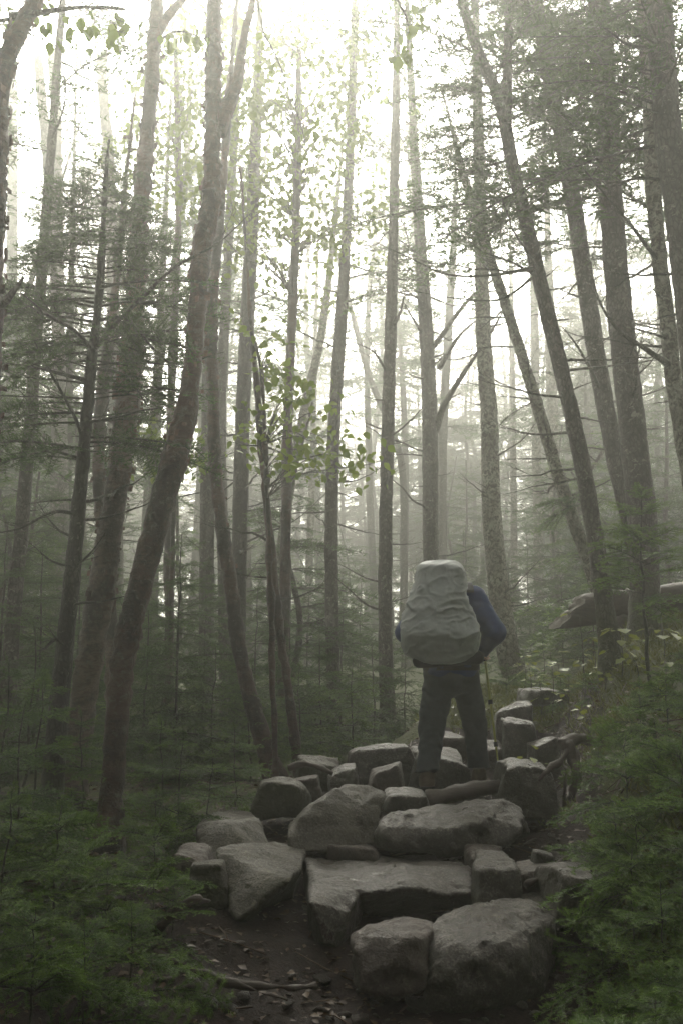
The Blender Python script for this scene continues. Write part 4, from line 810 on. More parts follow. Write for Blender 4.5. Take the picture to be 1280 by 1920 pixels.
for i_, (px, Y, v, s_) in enumerate([(1215, 3.7, 2, .60), (1290, 3.5, 2, .8), (1140, 4.2, 2, .48), (1230, 4.3, 0, .62), (1330, 4.4, 0, .8), (1180, 4.8, 2, .66), (1280, 5.0, 2, .8), (1155, 5.3, 2, .60), (1240, 5.6, 2, .62), (1330, 5.6, 0, .7), (1175, 6.0, 2, .52), (1265, 6.2, 2, .55), (1215, 6.7, 2, .40), (1300, 7.0, 2, .45), (1120, 4.75, 2, .40), (1150, 3.8, 2, .42), (1130, 6.6, 2, .3), (1200, 5.1, 2, .6), (1105, 5.6, 2, .36), (955, 10.4, 2, .42), (1015, 9.8, 2, .34), (1075, 9.1, 2, .36), (890, 10.8, 2, .5), (1120, 8.3, 2, .3), (1030, 10.8, 0, .5)]):
    plant(px, 1600, Y, SN_[v], s_, beside('green fir bush on the bank', P(px, 1600, Y)[0], Y), G3)
# the wet hemlock sapling reaching across the log
hx_ = P(1222, 1230, 7.0)[0]; hs = place('young_fir', SN_[3], (hx_, 7.0, gz(hx_, 7.0)), 2.0, 1.0, 'taller fir sapling holding flat boughs in front of the fallen log', 'young fir', None, ('stem', 'crown')); hs.scale = (1.35, 1.35, 1.22)

# ------------------------------------------------------------------ broad leaves
def leaf_mesh(name, L, W, mat, lobes=False):
    mb = MB(); u = np.array([0, .12, .35, .6, .82, 1.0]); w = np.array([.02, .55, 1.0, .8, .38, 0.0])*W/2
    if lobes: w = np.array([.05, .7, .55, 1.0, .45, 0.0])*W/2
    zc = -.10*L*u**2; v = np.concatenate([np.stack([u*L, -w, zc+.10*w*2], 1), np.stack([u*L, 0*w, zc], 1), np.stack([u*L, w, zc+.10*w*2], 1)]); n = 6
    q = [(i_, i_+1, n+i_+1, n+i_) for i_ in range(n-1)]+[(n+i_, n+i_+1, 2*n+i_+1, 2*n+i_) for i_ in range(n-1)]; mb.add(v, None, q)
    st = np.array([[-.35*L, 0, .05*L], [0, 0, 0]]); tube(mb, smooth_path(st, .01), .0012, 3, 0, cap=False)
    return mb
LV = [leaf_mesh('leaf', .075, .055, 'leaf').mesh('leaf', M['leaf']), leaf_mesh('leaf', .062, .046, 'leaf').mesh('leaf', M['leaf']), leaf_mesh('leaf', .085, .06, 'leaf').mesh('leaf', M['leaf'])]
LA = leaf_mesh('leaf', .07, .052, 'leaf').arrays()
def leafy_branch(label, pts, Y, w, clusters, seed, name='birch_branch', scale=1.0):
    """a branch hanging into the picture with single leaves: pts px path, clusters (px,py,spread,count)"""
    rng = np.random.default_rng(seed); pp = np.array([P(a, b_, Y+c_) for a, b_, c_ in pts]); o = pp[0]; root = empty(name, o); tag(root, label, 'branch')
    sp = smooth_path(pp, .03); mb = MB(); tube(mb, sp, np.maximum(w*mpp(640, 960, Y)/2*(1-.8*np.linspace(0, 1, len(sp))), .0016), 6); tw = []
    for cx, cy_, spd, n in clusters:
        c = P(cx, cy_, Y); k = int(np.argmin(np.linalg.norm(sp-c, axis=1)))
        for i_ in range(n):
            e = P(cx+rng.normal()*spd*.6, cy_+rng.normal()*spd*.5, Y+rng.normal()*.12)
            if i_ % 3 == 0:
                q = smooth_path(np.array([sp[k], (sp[k]+e)/2+np.array([0, 0, .03]), e]), .04); tube(mb, q, np.linspace(.0022, .001, len(q)), 3); anchor = e
            else: e = anchor+np.array([rng.normal()*.035, rng.normal()*.04, rng.normal()*.03])
            ob = link('leaf', LV[rng.integers(3)], root, tuple(e-o), (rng.uniform(-.6, .6), rng.uniform(.5, 1.5), rng.uniform(0, 6.28)), (scale*rng.uniform(.7, 1.15),)*3)
    link('twig', mb.mesh('twig', M['twig'], o), root)
leafy_branch('birch branch with hanging green leaves by the edge birch', [(-10, 40, 0), (60, 30, 0), (150, 14, 0), (240, 18, 0), (275, 60, 0)], 5.0, 9, [(60, 20, 30, 7), (105, 45, 32, 12), (140, 50, 30, 12), (190, 55, 35, 12), (100, 80, 20, 5), (215, 30, 30, 8), (30, 15, 30, 5), (265, 60, 15, 3), (90, 5, 40, 6)], 51)
leafy_branch('small leafy birch spray between the two big birch trunks', [(300, 75, 0), (325, 60, 0), (355, 62, 0), (385, 75, 0)], 6.3, 6, [(325, 68, 18, 8), (350, 60, 22, 8), (365, 95, 20, 8), (385, 70, 15, 4)], 52)
leafy_branch('drooping leafy branch hanging in the bright gap', [(720, -40, 0), (745, 0, 0), (765, 50, 0), (760, 110, 0)], 5.2, 6, [(735, 5, 22, 6), (775, 20, 26, 9), (785, 50, 20, 7), (755, 85, 18, 7), (760, 115, 15, 5), (765, 60, 15, 5)], 53)
leafy_branch('long leafy birch twig drooping beside the forked leaning birch', [(478, -20, 0), (495, 60, 0), (520, 110, 0), (560, 220, 0), (580, 300, 0)], 6.8, 5, [(488, 20, 15, 5), (490, 70, 18, 7), (510, 120, 20, 7), (530, 110, 12, 4), (565, 240, 20, 6), (590, 235, 20, 6), (600, 260, 20, 6), (560, 290, 15, 4)], 54)
def leaf_mass(mb, rng, ctr, rad, n, s0):
    v0, t0, q0, _, _ = LA
    for _ in range(n):
        d = rng.normal(size=3); d = d/np.linalg.norm(d)*rng.random()**.4; pos = ctr+d*rad; B = basis(rng.uniform(0, 6.28), rng.uniform(-1.3, .1), rng.uniform(-1, 1))*s0*rng.uniform(.7, 1.3); mb.add(v0[:18]@B.T+pos, None, q0[:10])
def leafy_tree(label, pts, Y, clumps, seed, H=None, bark='birch', s0=1.0, mat='leaf', name='birch_tree', branches=()):
    rng = np.random.default_rng(seed); path = trunk_path(pts, Y, None, H); base = path[1, :3].copy(); root = empty(name, base); tag(root, label, 'tree'); mb = MB(); p, r = trunk_mesh(mb, path, seed, 'birch', .1, 10); link('trunk', mb.mesh('trunk', M[bark], base), root)
    mb = MB(); mb2 = MB()
    for cx, cy_, rx, ry, n in clumps:
        c = P(cx, cy_, Y+rng.normal()*.5); m_ = mpp(cx, cy_, Y); q, rr = at_height(p, r, c[2]-(.5 if Y > 10.6 else .08)); k = max(1, n//14)
        for _ in range(k):
            cc = c+np.array([rng.normal()*rx*m_*.6, rng.normal()*.5, rng.normal()*ry*m_*.6]); bp = smooth_path(np.array([q, (q+cc)/2+np.array([0, 0, .1]), cc]), .12); tube(mb2, bp, np.linspace(.006, .0015, len(bp)), 4)
            leaf_mass(mb, rng, cc, np.array([.26, .26, .13]), 14, s0)
    link('crown', mb.mesh('crown', M[mat], base), root); link('branch', mb2.mesh('branch', M['twig'], base), root)
leafy_tree('tall birch with yellow-green leaves glowing in the bright fog', [(560, 100, 14), (556, 400, 20), (540, 800, 24), (530, 1380, 30)], 11.5, [(470, 150, 90, 70, 374), (560, 220, 90, 70, 440), (450, 260, 60, 60, 286), (540, 340, 90, 60, 418), (640, 180, 60, 60, 264), (500, 440, 60, 40, 242), (600, 420, 60, 50, 242), (660, 300, 50, 50, 198), (420, 90, 60, 60, 220), (620, 60, 80, 50, 264), (700, 420, 60, 60, 200), (690, 180, 50, 60, 150), (560, 520, 60, 40, 150), (380, 420, 40, 50, 120), (680, 80, 60, 60, 180), (520, 60, 80, 50, 200), (600, 300, 80, 60, 200), (470, 360, 60, 50, 150)], 61, 9, s0=1.15)
leafy_tree('leafy birch in the mist left of the bright gap', [(330, 100, 12), (335, 400, 16), (320, 800, 20), (318, 1380, 26)], 12.5, [(330, 180, 60, 60, 330), (330, 280, 60, 60, 330), (270, 260, 30, 50, 154), (350, 100, 60, 50, 264), (240, 300, 40, 30, 132)], 62, 9, s0=1.15)
leafy_tree('young birch with a fan of bright leaves over the clearing', [(480, 640, 6), (492, 720, 8), (498, 860, 10), (506, 1050, 12), (515, 1380, 16)], 8.6, [(490, 700, 40, 40, 70), (560, 780, 60, 30, 90), (610, 800, 50, 25, 70), (500, 800, 35, 40, 56), (530, 850, 40, 25, 42), (590, 880, 60, 25, 70), (640, 870, 40, 20, 42), (470, 650, 25, 30, 28), (545, 700, 40, 30, 42)], 63, s0=1.0)
leafy_tree('leafy young birch deep in the left understorey', [(330, 820, 8), (328, 900, 9), (322, 1100, 12), (318, 1380, 15)], 10.5, [(330, 850, 50, 30, 84), (300, 840, 40, 40, 70), (370, 830, 40, 30, 60)], 64, s0=1.0)

# leafy seedlings on the bank
def seedling(label, px, py, Y, n, seed, s0=1.0, group=None):
    rng = np.random.default_rng(seed); p = P(px, py, Y); g = gz(p[0], p[1]); b = np.array([p[0], p[1], min(g, p[2])]); root = empty('maple_seedling', b); tag(root, label, 'seedling', group); mb = MB()
    top = p+np.array([0, 0, .02]); q = smooth_path(np.array([b-np.array([0, 0, .03]), (b+top)/2+np.array([.02, 0, 0]), top]), .04); tube(mb, q, np.linspace(.004, .0018, len(q)), 5); 
    for i_ in range(n):
        az = i_*2.4+rng.normal()*.3; k = rng.integers(len(q)//2, len(q)); e = q[k]+np.array([math.cos(az), math.sin(az), .25])*rng.uniform(.04, .12)*s0; tube(mb, np.stack([q[k], (q[k]+e)/2+[0, 0, .01], e]), .0014, 3)
        link('leaf', LM[rng.integers(2)], root, tuple(e-b), (rng.normal()*.25, rng.uniform(-.1, .5), az), (s0*rng.uniform(.7, 1.2),)*3)
    link('stem', mb.mesh('stem', M['twig'], b), root)
LM = [leaf_mesh('leaf', .10, .09, '', True).mesh('leaf', M['leaf_yellow']), leaf_mesh('leaf', .085, .06, '').mesh('leaf', M['leaf_yellow'])]
seedling('bright seedling leaning out over the dark wedge stone', 990, 1408, 7.2, 7, 71, .9)
seedling('yellow-green seedling at the foot of the leaning fir', 1160, 1190, 7.9, 12, 72, 1.1)
seedling('yellow-green seedling cluster on the bank above the pale slab', 1030, 1222, 9.0, 12, 73, 1.0)
seedling('lone seedling standing before the log\'s broken end', 1085, 1160, 8.6, 5, 74, .9)
seedling('broad-leaved seedling by the thickest trunk\'s mossy foot', 1240, 1190, 8.0, 9, 75, 1.1)
seedling('leafy seedling at the crest of the bank', 990, 1250, 9.4, 10, 76, .9)
seedling('green seedling among mossy stones behind the trekking pole', 1010, 1280, 9.0, 9, 77, .8)

for i_, (px, py, Y, n) in enumerate([(1090, 1235, 8.4, 9), (1130, 1260, 8.0, 8), (1190, 1245, 7.6, 9), (1255, 1250, 7.3, 10), (1060, 1290, 8.3, 8), (1100, 1330, 7.6, 7), (1215, 1300, 7.0, 7), (1045, 1250, 9.3, 9), (980, 1235, 10.5, 9), (1110, 1205, 9.0, 8)]):
    seedling(beside(['bright leafy seedling', 'small yellow-green seedling'][i_ % 2], P(px, py, Y)[0], Y), px, py, Y, n, 90+i_, .75, 'seedlings sprouting from the bank')
# ------------------------------------------------------------------ fallen log, roots, log step
a = P(1068, 1146, 9.7); b_ = P(1300, 1120, 9.3); c_ = P(1500, 1100, 9.0); rng = np.random.default_rng(81)
root = empty('fallen_log', (b_[0], b_[1], b_[2]-.15)); o = np.array(root.location); tag(root, 'thick fallen log with a splintered pale end lying across the bank', 'log')
sp = smooth_path(np.array([a, b_, c_]), .06); seg = 26; d, fa, fb = frames(sp); th = np.arange(seg)/seg*6.2832; R = .15
dirs = fa[:, None]*np.cos(th)[None, :, None]+fb[:, None]*np.sin(th)[None, :, None]; v = sp[:, None]+dirs*R
v = v+dirs*(.014*fbm(v.reshape(-1, 3)*np.array([5, 12, 12]), 4, 82)).reshape(len(sp), seg)[..., None]
fall = np.clip(1-np.arange(len(sp))/7.0, 0, 1)[:, None]; ext = (-(dirs[..., 2])*.17+(dirs[..., 1])*.09+.09*vnoise(np.stack([dirs[..., 1]*6, dirs[..., 2]*6, dirs[..., 2]*0], -1), 83))*fall
v = v-d[:, None]*ext[..., None]; n = len(sp); i_ = np.arange(n-1)[:, None]*seg; j_ = np.arange(seg)[None]; k_ = (j_+1) % seg
mb = MB(); mb.add(v.reshape(-1, 3), None, np.stack([i_+j_, i_+k_, i_+seg+k_, i_+seg+j_], -1).reshape(-1, 4)); link('log_bark', mb.mesh('log_bark', M['log'], o), root)
mb = MB(); rings = [v[0]]; ctr = v[0].mean(0)
for s_ in (.8, .6, .4, .2): r_ = ctr+(v[0]-ctr)*s_; rings.append(r_-d[0]*(.035*fbm(r_*np.array([6, 26, 26]), 3, 84)+.015)[:, None])
V_ = np.concatenate(rings+[ctr[None]]); q = []; t = []
for a_ in range(4): q += [(a_*seg+j, (a_+1)*seg+j, (a_+1)*seg+(j+1) % seg, a_*seg+(j+1) % seg) for j in range(seg)]
t = [(4*seg+j, 5*seg, 4*seg+(j+1) % seg) for j in range(seg)]; mb.add(V_, t, q); link('broken_end', mb.mesh('broken_end', M['cutwood'], o), root)
mb = MB(); q_ = smooth_path(np.array([P(1168, 1160, 9.5), P(1165, 1190, 9.45), P(1160, 1225, 9.4)]), .04); tube(mb, q_, np.linspace(.09, .06, len(q_)), 10, 0, lambda v: .015*fbm(v*14, 3, 85)); link('branch_stub', mb.mesh('branch_stub', M['log'], o), root)

def root_thing(label, paths, Y, name='exposed_root', mat='root', seed=1, cat='root'):
    mb = MB(); first = None
    for pts, w0, w1 in paths:
        pp = np.array([P(x, y, Y+dy) for x, y, dy in pts]); sp = smooth_path(pp, .025)
        if first is None: first = sp[-1].copy()
        m_ = mpp(pts[0][0], pts[0][1], Y); tube(mb, sp, np.linspace(w0, w1, len(sp))*m_/2, 9, 0, lambda v: .016*fbm(v*np.array([9, 22, 22]), 4, seed))
    me = mb.mesh(name, M[mat], first); return tag(link(name, me, None, first), label, cat)
root_thing('gnarled exposed root dangling from the mossy bank', [([(1062, 1392, 0), (1072, 1420, -.05), (1078, 1460, -.1), (1068, 1500, -.05)], 20, 12), ([(1070, 1400, 0), (1050, 1425, -.1), (1020, 1450, -.15), (1000, 1472, -.15)], 14, 5), ([(1075, 1410, 0), (1086, 1445, -.1), (1084, 1480, -.1)], 16, 6), ([(1062, 1440, -.05), (1056, 1490, -.05), (1058, 1530, 0)], 9, 4), ([(1050, 1395, 0), (1085, 1385, .1), (1130, 1395, .2)], 24, 20)], 6.9, seed=91)
root_thing('long dark root crossing the soil at the foot of the steps', [([(290, 1783, .1), (350, 1812, 0), (430, 1842, -.1), (520, 1852, -.1), (590, 1848, 0)], 14, 7), ([(440, 1840, -.1), (480, 1858, -.15), (540, 1874, -.2)], 7, 3)], 4.75, seed=92)
root_thing('forked pale root poking from under the low firs', [([(300, 1740, 0), (335, 1700, 0), (365, 1685, 0), (395, 1690, .1)], 22, 12), ([(335, 1705, 0), (350, 1725, -.05), (330, 1745, -.1)], 12, 5)], 5.05, seed=93)
root_thing('thin root lying across soil beside the triangular stone', [([(985, 1660, .1), (1020, 1640, 0), (1060, 1610, 0), (1090, 1590, .1)], 12, 7)], 5.4, seed=94)
root_thing('twisted root beneath the brown stone by the understorey', [([(540, 1440, 0), (575, 1432, 0), (615, 1445, -.1), (640, 1462, -.1)], 11, 6)], 7.5, seed=95)
root_thing('weathered log laid across the trail behind the flat stone', [([(800, 1500, 0), (850, 1490, .02), (910, 1478, .04), (968, 1468, .06)], 34, 30)], 7.0, 'log_step', 'root', 96, 'log')

# ------------------------------------------------------------------ moss, litter
rng = np.random.default_rng(99); mb = MB(); n = 26000
x = rng.uniform(.7, 4.5, n); y = rng.uniform(3.2, 11, n); z = ground_z(x, y); dx_ = x-trail_x(y)
edge = np.interp(y, [0, 4.0, 5.0, 8.5, 12], [1.1, .85, .8, .5, .7]); keep = ((y > 8.7) | (dx_ > edge+.1+.25*vnoise(np.stack([x*2, y*2, x*0], 1), 4))) & (fbm(np.stack([x*2.5, y*2.5, x*0], 1), 2, 6) > -.25); x, y, z = x[keep], y[keep], z[keep]; m_ = len(x)
p0 = np.stack([x, y, z-.004], 1)
for k in range(3):
    dr = nrm(np.stack([rng.normal(size=m_), rng.normal(size=m_), np.full(m_, 1.1)], 1)); w = nrm(rng.normal(size=(m_, 3)))*.006; L = rng.uniform(.025, .10, (m_, 1)); mb.add(np.stack([p0-w, p0+w, p0+dr*L], 1).reshape(-1, 3), np.arange(m_*3).reshape(-1, 3))
ms = link('moss', mb.mesh('moss', M['moss'])); ms['kind'] = 'stuff'; tag(ms, 'yellow-green moss carpet covering the bank beside the steps', 'moss')
mb = MB(); v0, t0, q0, _, _ = LA
for _ in range(8000):
    X = rng.uniform(-2.2, 2.2); Yl = rng.uniform(3.6, 9.5); Z = gz(X, Yl) if _ % 1 == 0 else 0; B = basis(rng.uniform(0, 6.28), rng.uniform(-.25, .25), rng.normal()*.3)*rng.uniform(.2, .85); mb.add((v0[[0, 3, 5, 9, 15]]*np.array([1, 1.1, 1.6]))@B.T+np.array([X, Yl, Z+.012]), [(0, 1, 3), (1, 2, 3), (0, 3, 4), (3, 2, 4)])
for _ in range(260):
    X = rng.uniform(-2.2, 2.2); Yl = rng.uniform(3.6, 9); az = rng.uniform(0, 6.28); L = rng.uniform(.08, .4); q = np.stack([[X, Yl, gz(X, Yl)+.01], [X+math.cos(az)*L/2, Yl+math.sin(az)*L/2, gz(X+math.cos(az)*L/2, Yl+math.sin(az)*L/2)+.015], [X+math.cos(az)*L, Yl+math.sin(az)*L, gz(X+math.cos(az)*L, Yl+math.sin(az)*L)+.01]]); tube(mb, q, [.005, .004, .002], 4)
lt = link('leaf_litter', mb.mesh('leaf_litter', M['litter'])); lt['kind'] = 'stuff'; tag(lt, 'brown fallen leaves and twigs strewn over the wet soil', 'litter')

# ------------------------------------------------------------------ the hiker
def mesh_sdf(f, lo, hi, h, relax=1):
    o, g = grid(lo, hi, h); v, q = surface_nets(f(g), o, h); return v, q
HY = 7.35
hipL, hipR = P(824, 1268, HY), P(868, 1268, HY); kneeL, kneeR = P(809, 1368, HY-.02), P(889, 1358, HY+.12); ankL, ankR = P(800, 1452, HY-.12), P(897, 1446, HY+.14)
pel = (hipL+hipR)/2; chest = P(845, 1130, HY+.16); neck = P(842, 1100, HY+.22); head = P(838, 1098, HY+.30)
shL, shR = P(795, 1122, HY+.10), P(887, 1122, HY+.08); elL, elR = P(758, 1186, HY+.03), P(926, 1186, HY-.02); wrL, wrR = P(775, 1200, HY+.28), P(908, 1216, HY+.16)
base = np.array([pel[0], pel[1], P(850, 1490, HY)[2]])
hiker = empty('person', base); tag(hiker, 'hiker seen from behind in navy jacket and charcoal trousers climbing the rocks', 'person')
def hand(p, wr, fwd, side, palm):
    fwd, side, palm = nrm(fwd), nrm(side), nrm(palm); c = wr+fwd*.045; f = capsule(p, wr, c+fwd*.02, .026, .030); f = smin(f, capsule(p, c+fwd*.03-side*.028, c+fwd*.03+side*.028, .016, .016), .02)
    for k_, (s_, L) in enumerate([(-.030, .034), (-.010, .040), (.010, .038), (.030, .030)]):
        a0 = c+fwd*.040+side*s_; a1 = a0+fwd*L*.8+palm*L*.35; a2 = a1+palm*L*.95-fwd*.002; a3 = a2-fwd*L*.75+palm*.004
        for u, w in ((a0, a1), (a1, a2), (a2, a3)): f = np.minimum(f, capsule(p, u, w, .0095, .0085))
    t0 = wr+fwd*.02-side*.026; t1 = t0-side*.028+fwd*.022+palm*.018; t2 = t1+fwd*.012+palm*.032+side*.012
    f = smin(f, capsule(p, t0, t1, .013, .011), .01); return np.minimum(f, capsule(p, t1, t2, .011, .009))
POLE_T = P(905, 1210, HY+.22); POLE_B = P(938, 1472, HY-.02); pd = nrm(POLE_B-POLE_T)
hcR = POLE_T+pd*.06; fR_ = nrm(np.array([-.05, 1, -.1])); wrR = hcR-fR_*.075-np.array([.02, 0, 0])
def body(p):
    f = capsule(p, pel, chest, .12, .13); f = smin(f, capsule(p, chest, neck, .10, .055), .06)
    f = smin(f, capsule(p, neck, head, .052, .055), .03)
    hd = p-(head+np.array([0, .02, .06])); f = smin(f, (np.linalg.norm(hd/np.array([.075, .092, .112]), axis=-1)-1)*.08, .03)
    f = smin(f, capsule(p, head+[0, .085, -.02], head+[0, .095, -.03], .03, .025), .03)      # chin
    f = smin(f, capsule(p, head+[0, .108, .065], head+[0, .124, .035], .010, .015), .012)    # nose
    for s_ in (-1, 1):
        f = np.minimum(f, capsule(p, head+[s_*.078, .01, .035], head+[s_*.080, .008, .07], .011, .015)); e = np.linalg.norm(p-(head+np.array([s_*.030, .112, .07])), axis=-1)-.012; f = np.maximum(f, -e)
    f = smin(f, capsule(p, head+[-.022, .112, .0], head+[.022, .112, .0], .007, .007), .006)
    for sh, el, wr in ((shL, elL, wrL), (shR, elR, wrR)):
        f = smin(f, capsule(p, chest+[0, 0, .06], sh, .07, .052), .05); f = smin(f, capsule(p, sh, el, .048, .038), .03); f = smin(f, capsule(p, el, wr, .038, .026), .02)
    for hp, kn, an in ((hipL, kneeL, ankL), (hipR, kneeR, ankR)):
        f = smin(f, capsule(p, hp, kn, .082, .055), .04); f = smin(f, capsule(p, kn, an, .054, .036), .02); f = smin(f, capsule(p, an-[0, 0, .05], an+[0, .14, -.085], .035, .028), .02)
    f = np.minimum(f, hand(p, wrR, fR_, -pd, np.array([1.0, 0, 0]))); f = np.minimum(f, hand(p, wrL, nrm(wrL-elL), np.array([0, 0, 1.0]), np.array([1.0, 0, 0]))); return f
v, q = mesh_sdf(body, np.minimum(ankL, elL)-[.1, .12, .12], np.array([elR[0]+.1, head[1]+.3, head[2]+.2]), .0095); mb = MB(); mb.add(v, None, q); link('body', mb.mesh('body', M['skin'], base), hiker)
mb = MB(); ho = head+np.array([0, .005, .075])
v, q = mesh_sdf(lambda p: np.maximum((np.linalg.norm((p-ho)/np.array([.084, .098, .112]), axis=-1)-1)*.08+.004*vnoise(p*60, 2), np.maximum((p-ho)[..., 1]-.075, -(p-ho)[..., 2]-.075)), ho-.13, ho+.13, .008); mb.add(v, None, q); link('hair', mb.mesh('hair', M['hair'], base), hiker)
def folds(p, s, seed): 
    w = p*s+.35*fbm(p*6, 2, seed)[..., None]; return np.abs(vnoise(w, seed))*.7+.3*vnoise(w*2.1, seed+1)
def trousers(p):
    f = capsule(p, pel+[-.05, 0, .10], pel+[.05, 0, .10], .125, .125); f = smin(f, capsule(p, pel+[0, 0, .10], pel+[0, -.03, -.01], .13, .125), .06)
    for hp, kn, an, r in ((hipL, kneeL, ankL, 1.0), (hipR, kneeR, ankR, .96)):
        f = smin(f, capsule(p, hp, kn, .116*r, .083*r), .03); f = smin(f, capsule(p, kn, an-[0, 0, .01], .084*r, .073*r), .03)
        side = np.exp(-((np.linalg.norm(p-(hp*.4+kn*.6)-np.array([.08 if hp is hipR else -.08, 0, 0]), axis=-1))/.09)**2); f = f-.012*side
    low = np.exp(-np.clip(p[..., 2]-ankL[2], 0, 9)/.14); f = f-folds(p+.05*fbm(p*9, 2, 77)[..., None], np.array([8, 8, 12]), 31)*(.017+.018*low); f = np.maximum(f, np.minimum(ankL[2], ankR[2])+.025-p[..., 2]-.02*vnoise(p*20, 3)); return np.maximum(f, p[..., 2]-(pel[2]+.16))
v, q = mesh_sdf(trousers, np.minimum(ankL, ankR)-[.14, .2, .08], np.maximum(hipR, ankR)+[.16, .2, 0]+np.array([0, 0, 0]) + np.array([0, 0, max(0, pel[2]+.2-max(hipR[2], ankR[2]))]), .0105); mb = MB(); mb.add(v, None, q); link('trousers', mb.mesh('trousers', M['trousers'], base), hiker)
def jacket(p):
    f = capsule(p, pel+[0, .0, .10], chest, .15, .165); f = smin(f, capsule(p, pel+[-.05, -.01, .05], pel+[.05, -.01, .05], .135, .135), .06); f = smin(f, capsule(p, chest, neck, .13, .07), .05)
    for sh, el, wr, r in ((shL, elL, wrL, .92), (shR, elR, wrR, 1.12)):
        f = smin(f, capsule(p, chest+[0, 0, .05], sh, .10, .078*r), .06); f = smin(f, capsule(p, sh, el, .076*r, .073*r), .03); f = smin(f, capsule(p, el, wr-nrm(wr-el)*.005, .072*r, .042), .025)
    f = f-folds(p, np.array([11, 11, 13]), 41)*.012; f = np.maximum(f, pel[2]-.03-p[..., 2]); cut = np.linalg.norm(p-(head+np.array([0, .02, .04])), axis=-1)-.105; return np.maximum(f, -cut)
v, q = mesh_sdf(jacket, [elL[0]-.12, pel[1]-.2, pel[2]-.06], [elR[0]+.12, wrL[1]+.12, neck[2]+.1], .0105); mb = MB(); mb.add(v, None, q); link('jacket', mb.mesh('jacket', M['jacket'], base), hiker)
for an, nm in ((ankL, 0), (ankR, 1)):
    gnd = an[2]-.105
    def bt(p):
        f = capsule(p, an+[0, 0, -.01], an+[0, .01, -.05], .052, .056); f = smin(f, capsule(p, an+[0, -.02, -.06], an+[0, .15, -.068], .046, .044), .03); f = np.maximum(f, gnd+.02-p[..., 2]); return f-.004*vnoise(p*40, 5)
    v, q = mesh_sdf(bt, an+[-.09, -.10, -.13], an+[.09, .24, .06], .009); mb = MB(); mb.add(v, None, q); bo = link('boot', mb.mesh('boot', M['boot'], base), hiker)
    def sl(p): 
        d = capsule(p*[1, 1, 0]+[0, 0, 0], (an+[0, -.03, 0])*[1, 1, 0], (an+[0, .16, 0])*[1, 1, 0], .052, .048); return np.maximum(np.maximum(d, gnd-p[..., 2]), p[..., 2]-gnd-.028-.0)+.004*(np.sin(p[..., 1]*220) > 0)*(p[..., 2] < gnd+.012)
    v, q = mesh_sdf(sl, an+[-.09, -.12, -.13], an+[.09, .24, -.06], .008); mb = MB(); mb.add(v, None, q); link('sole', mb.mesh('sole', M['sole'], base), bo)

# backpack under its rain cover: a lofted, wrinkled shell
PY = HY-.17; prof = [(1246, 826, 20), (1240, 826, 48), (1228, 825, 66), (1212, 826, 73), (1190, 825, 76), (1170, 822, 74), (1150, 820, 69), (1130, 820, 60), (1110, 822, 53), (1090, 825, 50.5), (1075, 826, 48.5), (1062, 826, 45), (1054, 827, 40), (1049, 829, 30), (1047, 830, 14)]
pk = np.array([[*P(cx, y, PY), w*mpp(cx, y, PY)] for y, cx, w in prof]); lean = np.interp(pk[:, 2], [pk[0, 2], pk[-1, 2]], [0, .12]); pk[:, 1] += lean
sp = smooth_path(np.concatenate([pk, np.interp(pk[:, 2], [pk[0, 2], pk[4, 2], pk[-4, 2], pk[-1, 2]], [.08, .205, .15, .05])[:, None]], 1), .0075); nA = 170; th = np.arange(nA)/nA*6.2832; e = .72
ct, st = np.cos(th), np.sin(th); cx_ = np.sign(ct)*np.abs(ct)**e; sy_ = np.sign(st)*np.abs(st)**e
V_ = np.stack([sp[:, 0, None]+sp[:, 3, None]*cx_, sp[:, 1, None]+sp[:, 4, None]*sy_*np.where(sy_ > 0, .75, 1.0), np.repeat(sp[:, 2, None], nA, 1)], -1)
out = nrm(np.stack([np.broadcast_to(cx_*.8, V_.shape[:2]), np.broadcast_to(sy_, V_.shape[:2]), np.interp(sp[:, 2], [pk[0, 2], pk[3, 2], pk[-4, 2], pk[-1, 2]], [-.6, 0, .2, .9])[:, None]*np.ones(nA)], -1))
def wr(p):
    a_ = math.radians(24); u = (p[..., 0]*math.cos(a_)+p[..., 2]*math.sin(a_)); w = (-p[..., 0]*math.sin(a_)+p[..., 2]*math.cos(a_)); zz = np.stack([u*3.0, p[..., 1]*2.5, w*11], -1)
    zz = zz+1.1*fbm(p*3.6, 3, 11)[..., None]; r1 = (1-np.abs(vnoise(zz, 5)))**3; r2 = (1-np.abs(vnoise(zz*np.array([2.2, 2, 1.9])+5, 6)))**3
    zv = np.stack([p[..., 0]*9, p[..., 1]*9, p[..., 2]*3.5], -1)+.6*fbm(p*5, 2, 12)[..., None]; r3 = (1-np.abs(vnoise(zv, 7)))**4
    return .015*r1**2.2+.010*r2**2+.008*r3*np.clip((1.9-p[..., 2])*2, 0, 1)+.013*fbm(p*4.5, 4, 9, .55)
mid = sstep(pk[0, 2], pk[2, 2], V_[..., 2])*(1-.6*sstep(pk[-4, 2], pk[-1, 2], V_[..., 2])); V_ = V_+out*((wr(V_)-.012)*mid)[..., None]
bo = np.array([pk[0, 0], pk[0, 1], pk[0, 2]-.02]); pack = empty('backpack', bo); tag(pack, 'tall backpack under a wrinkled pale grey rain cover on the hiker\'s back', 'backpack')
nR = len(sp); mb = MB(); i_ = np.arange(nR-1)[:, None]*nA; j_ = np.arange(nA)[None]; k_ = (j_+1) % nA; VV = V_.reshape(-1, 3); c0 = len(VV); VV = np.concatenate([VV, V_[0].mean(0)[None], V_[-1].mean(0)[None]])
mb.add(VV, [(c0, (j+1) % nA, j) for j in range(nA)]+[(c0+1, (nR-1)*nA+j, (nR-1)*nA+(j+1) % nA) for j in range(nA)], np.stack([i_+j_, i_+k_, i_+nA+k_, i_+nA+j_], -1).reshape(-1, 4)); link('rain_cover', mb.mesh('rain_cover', M['cover'], bo), pack)
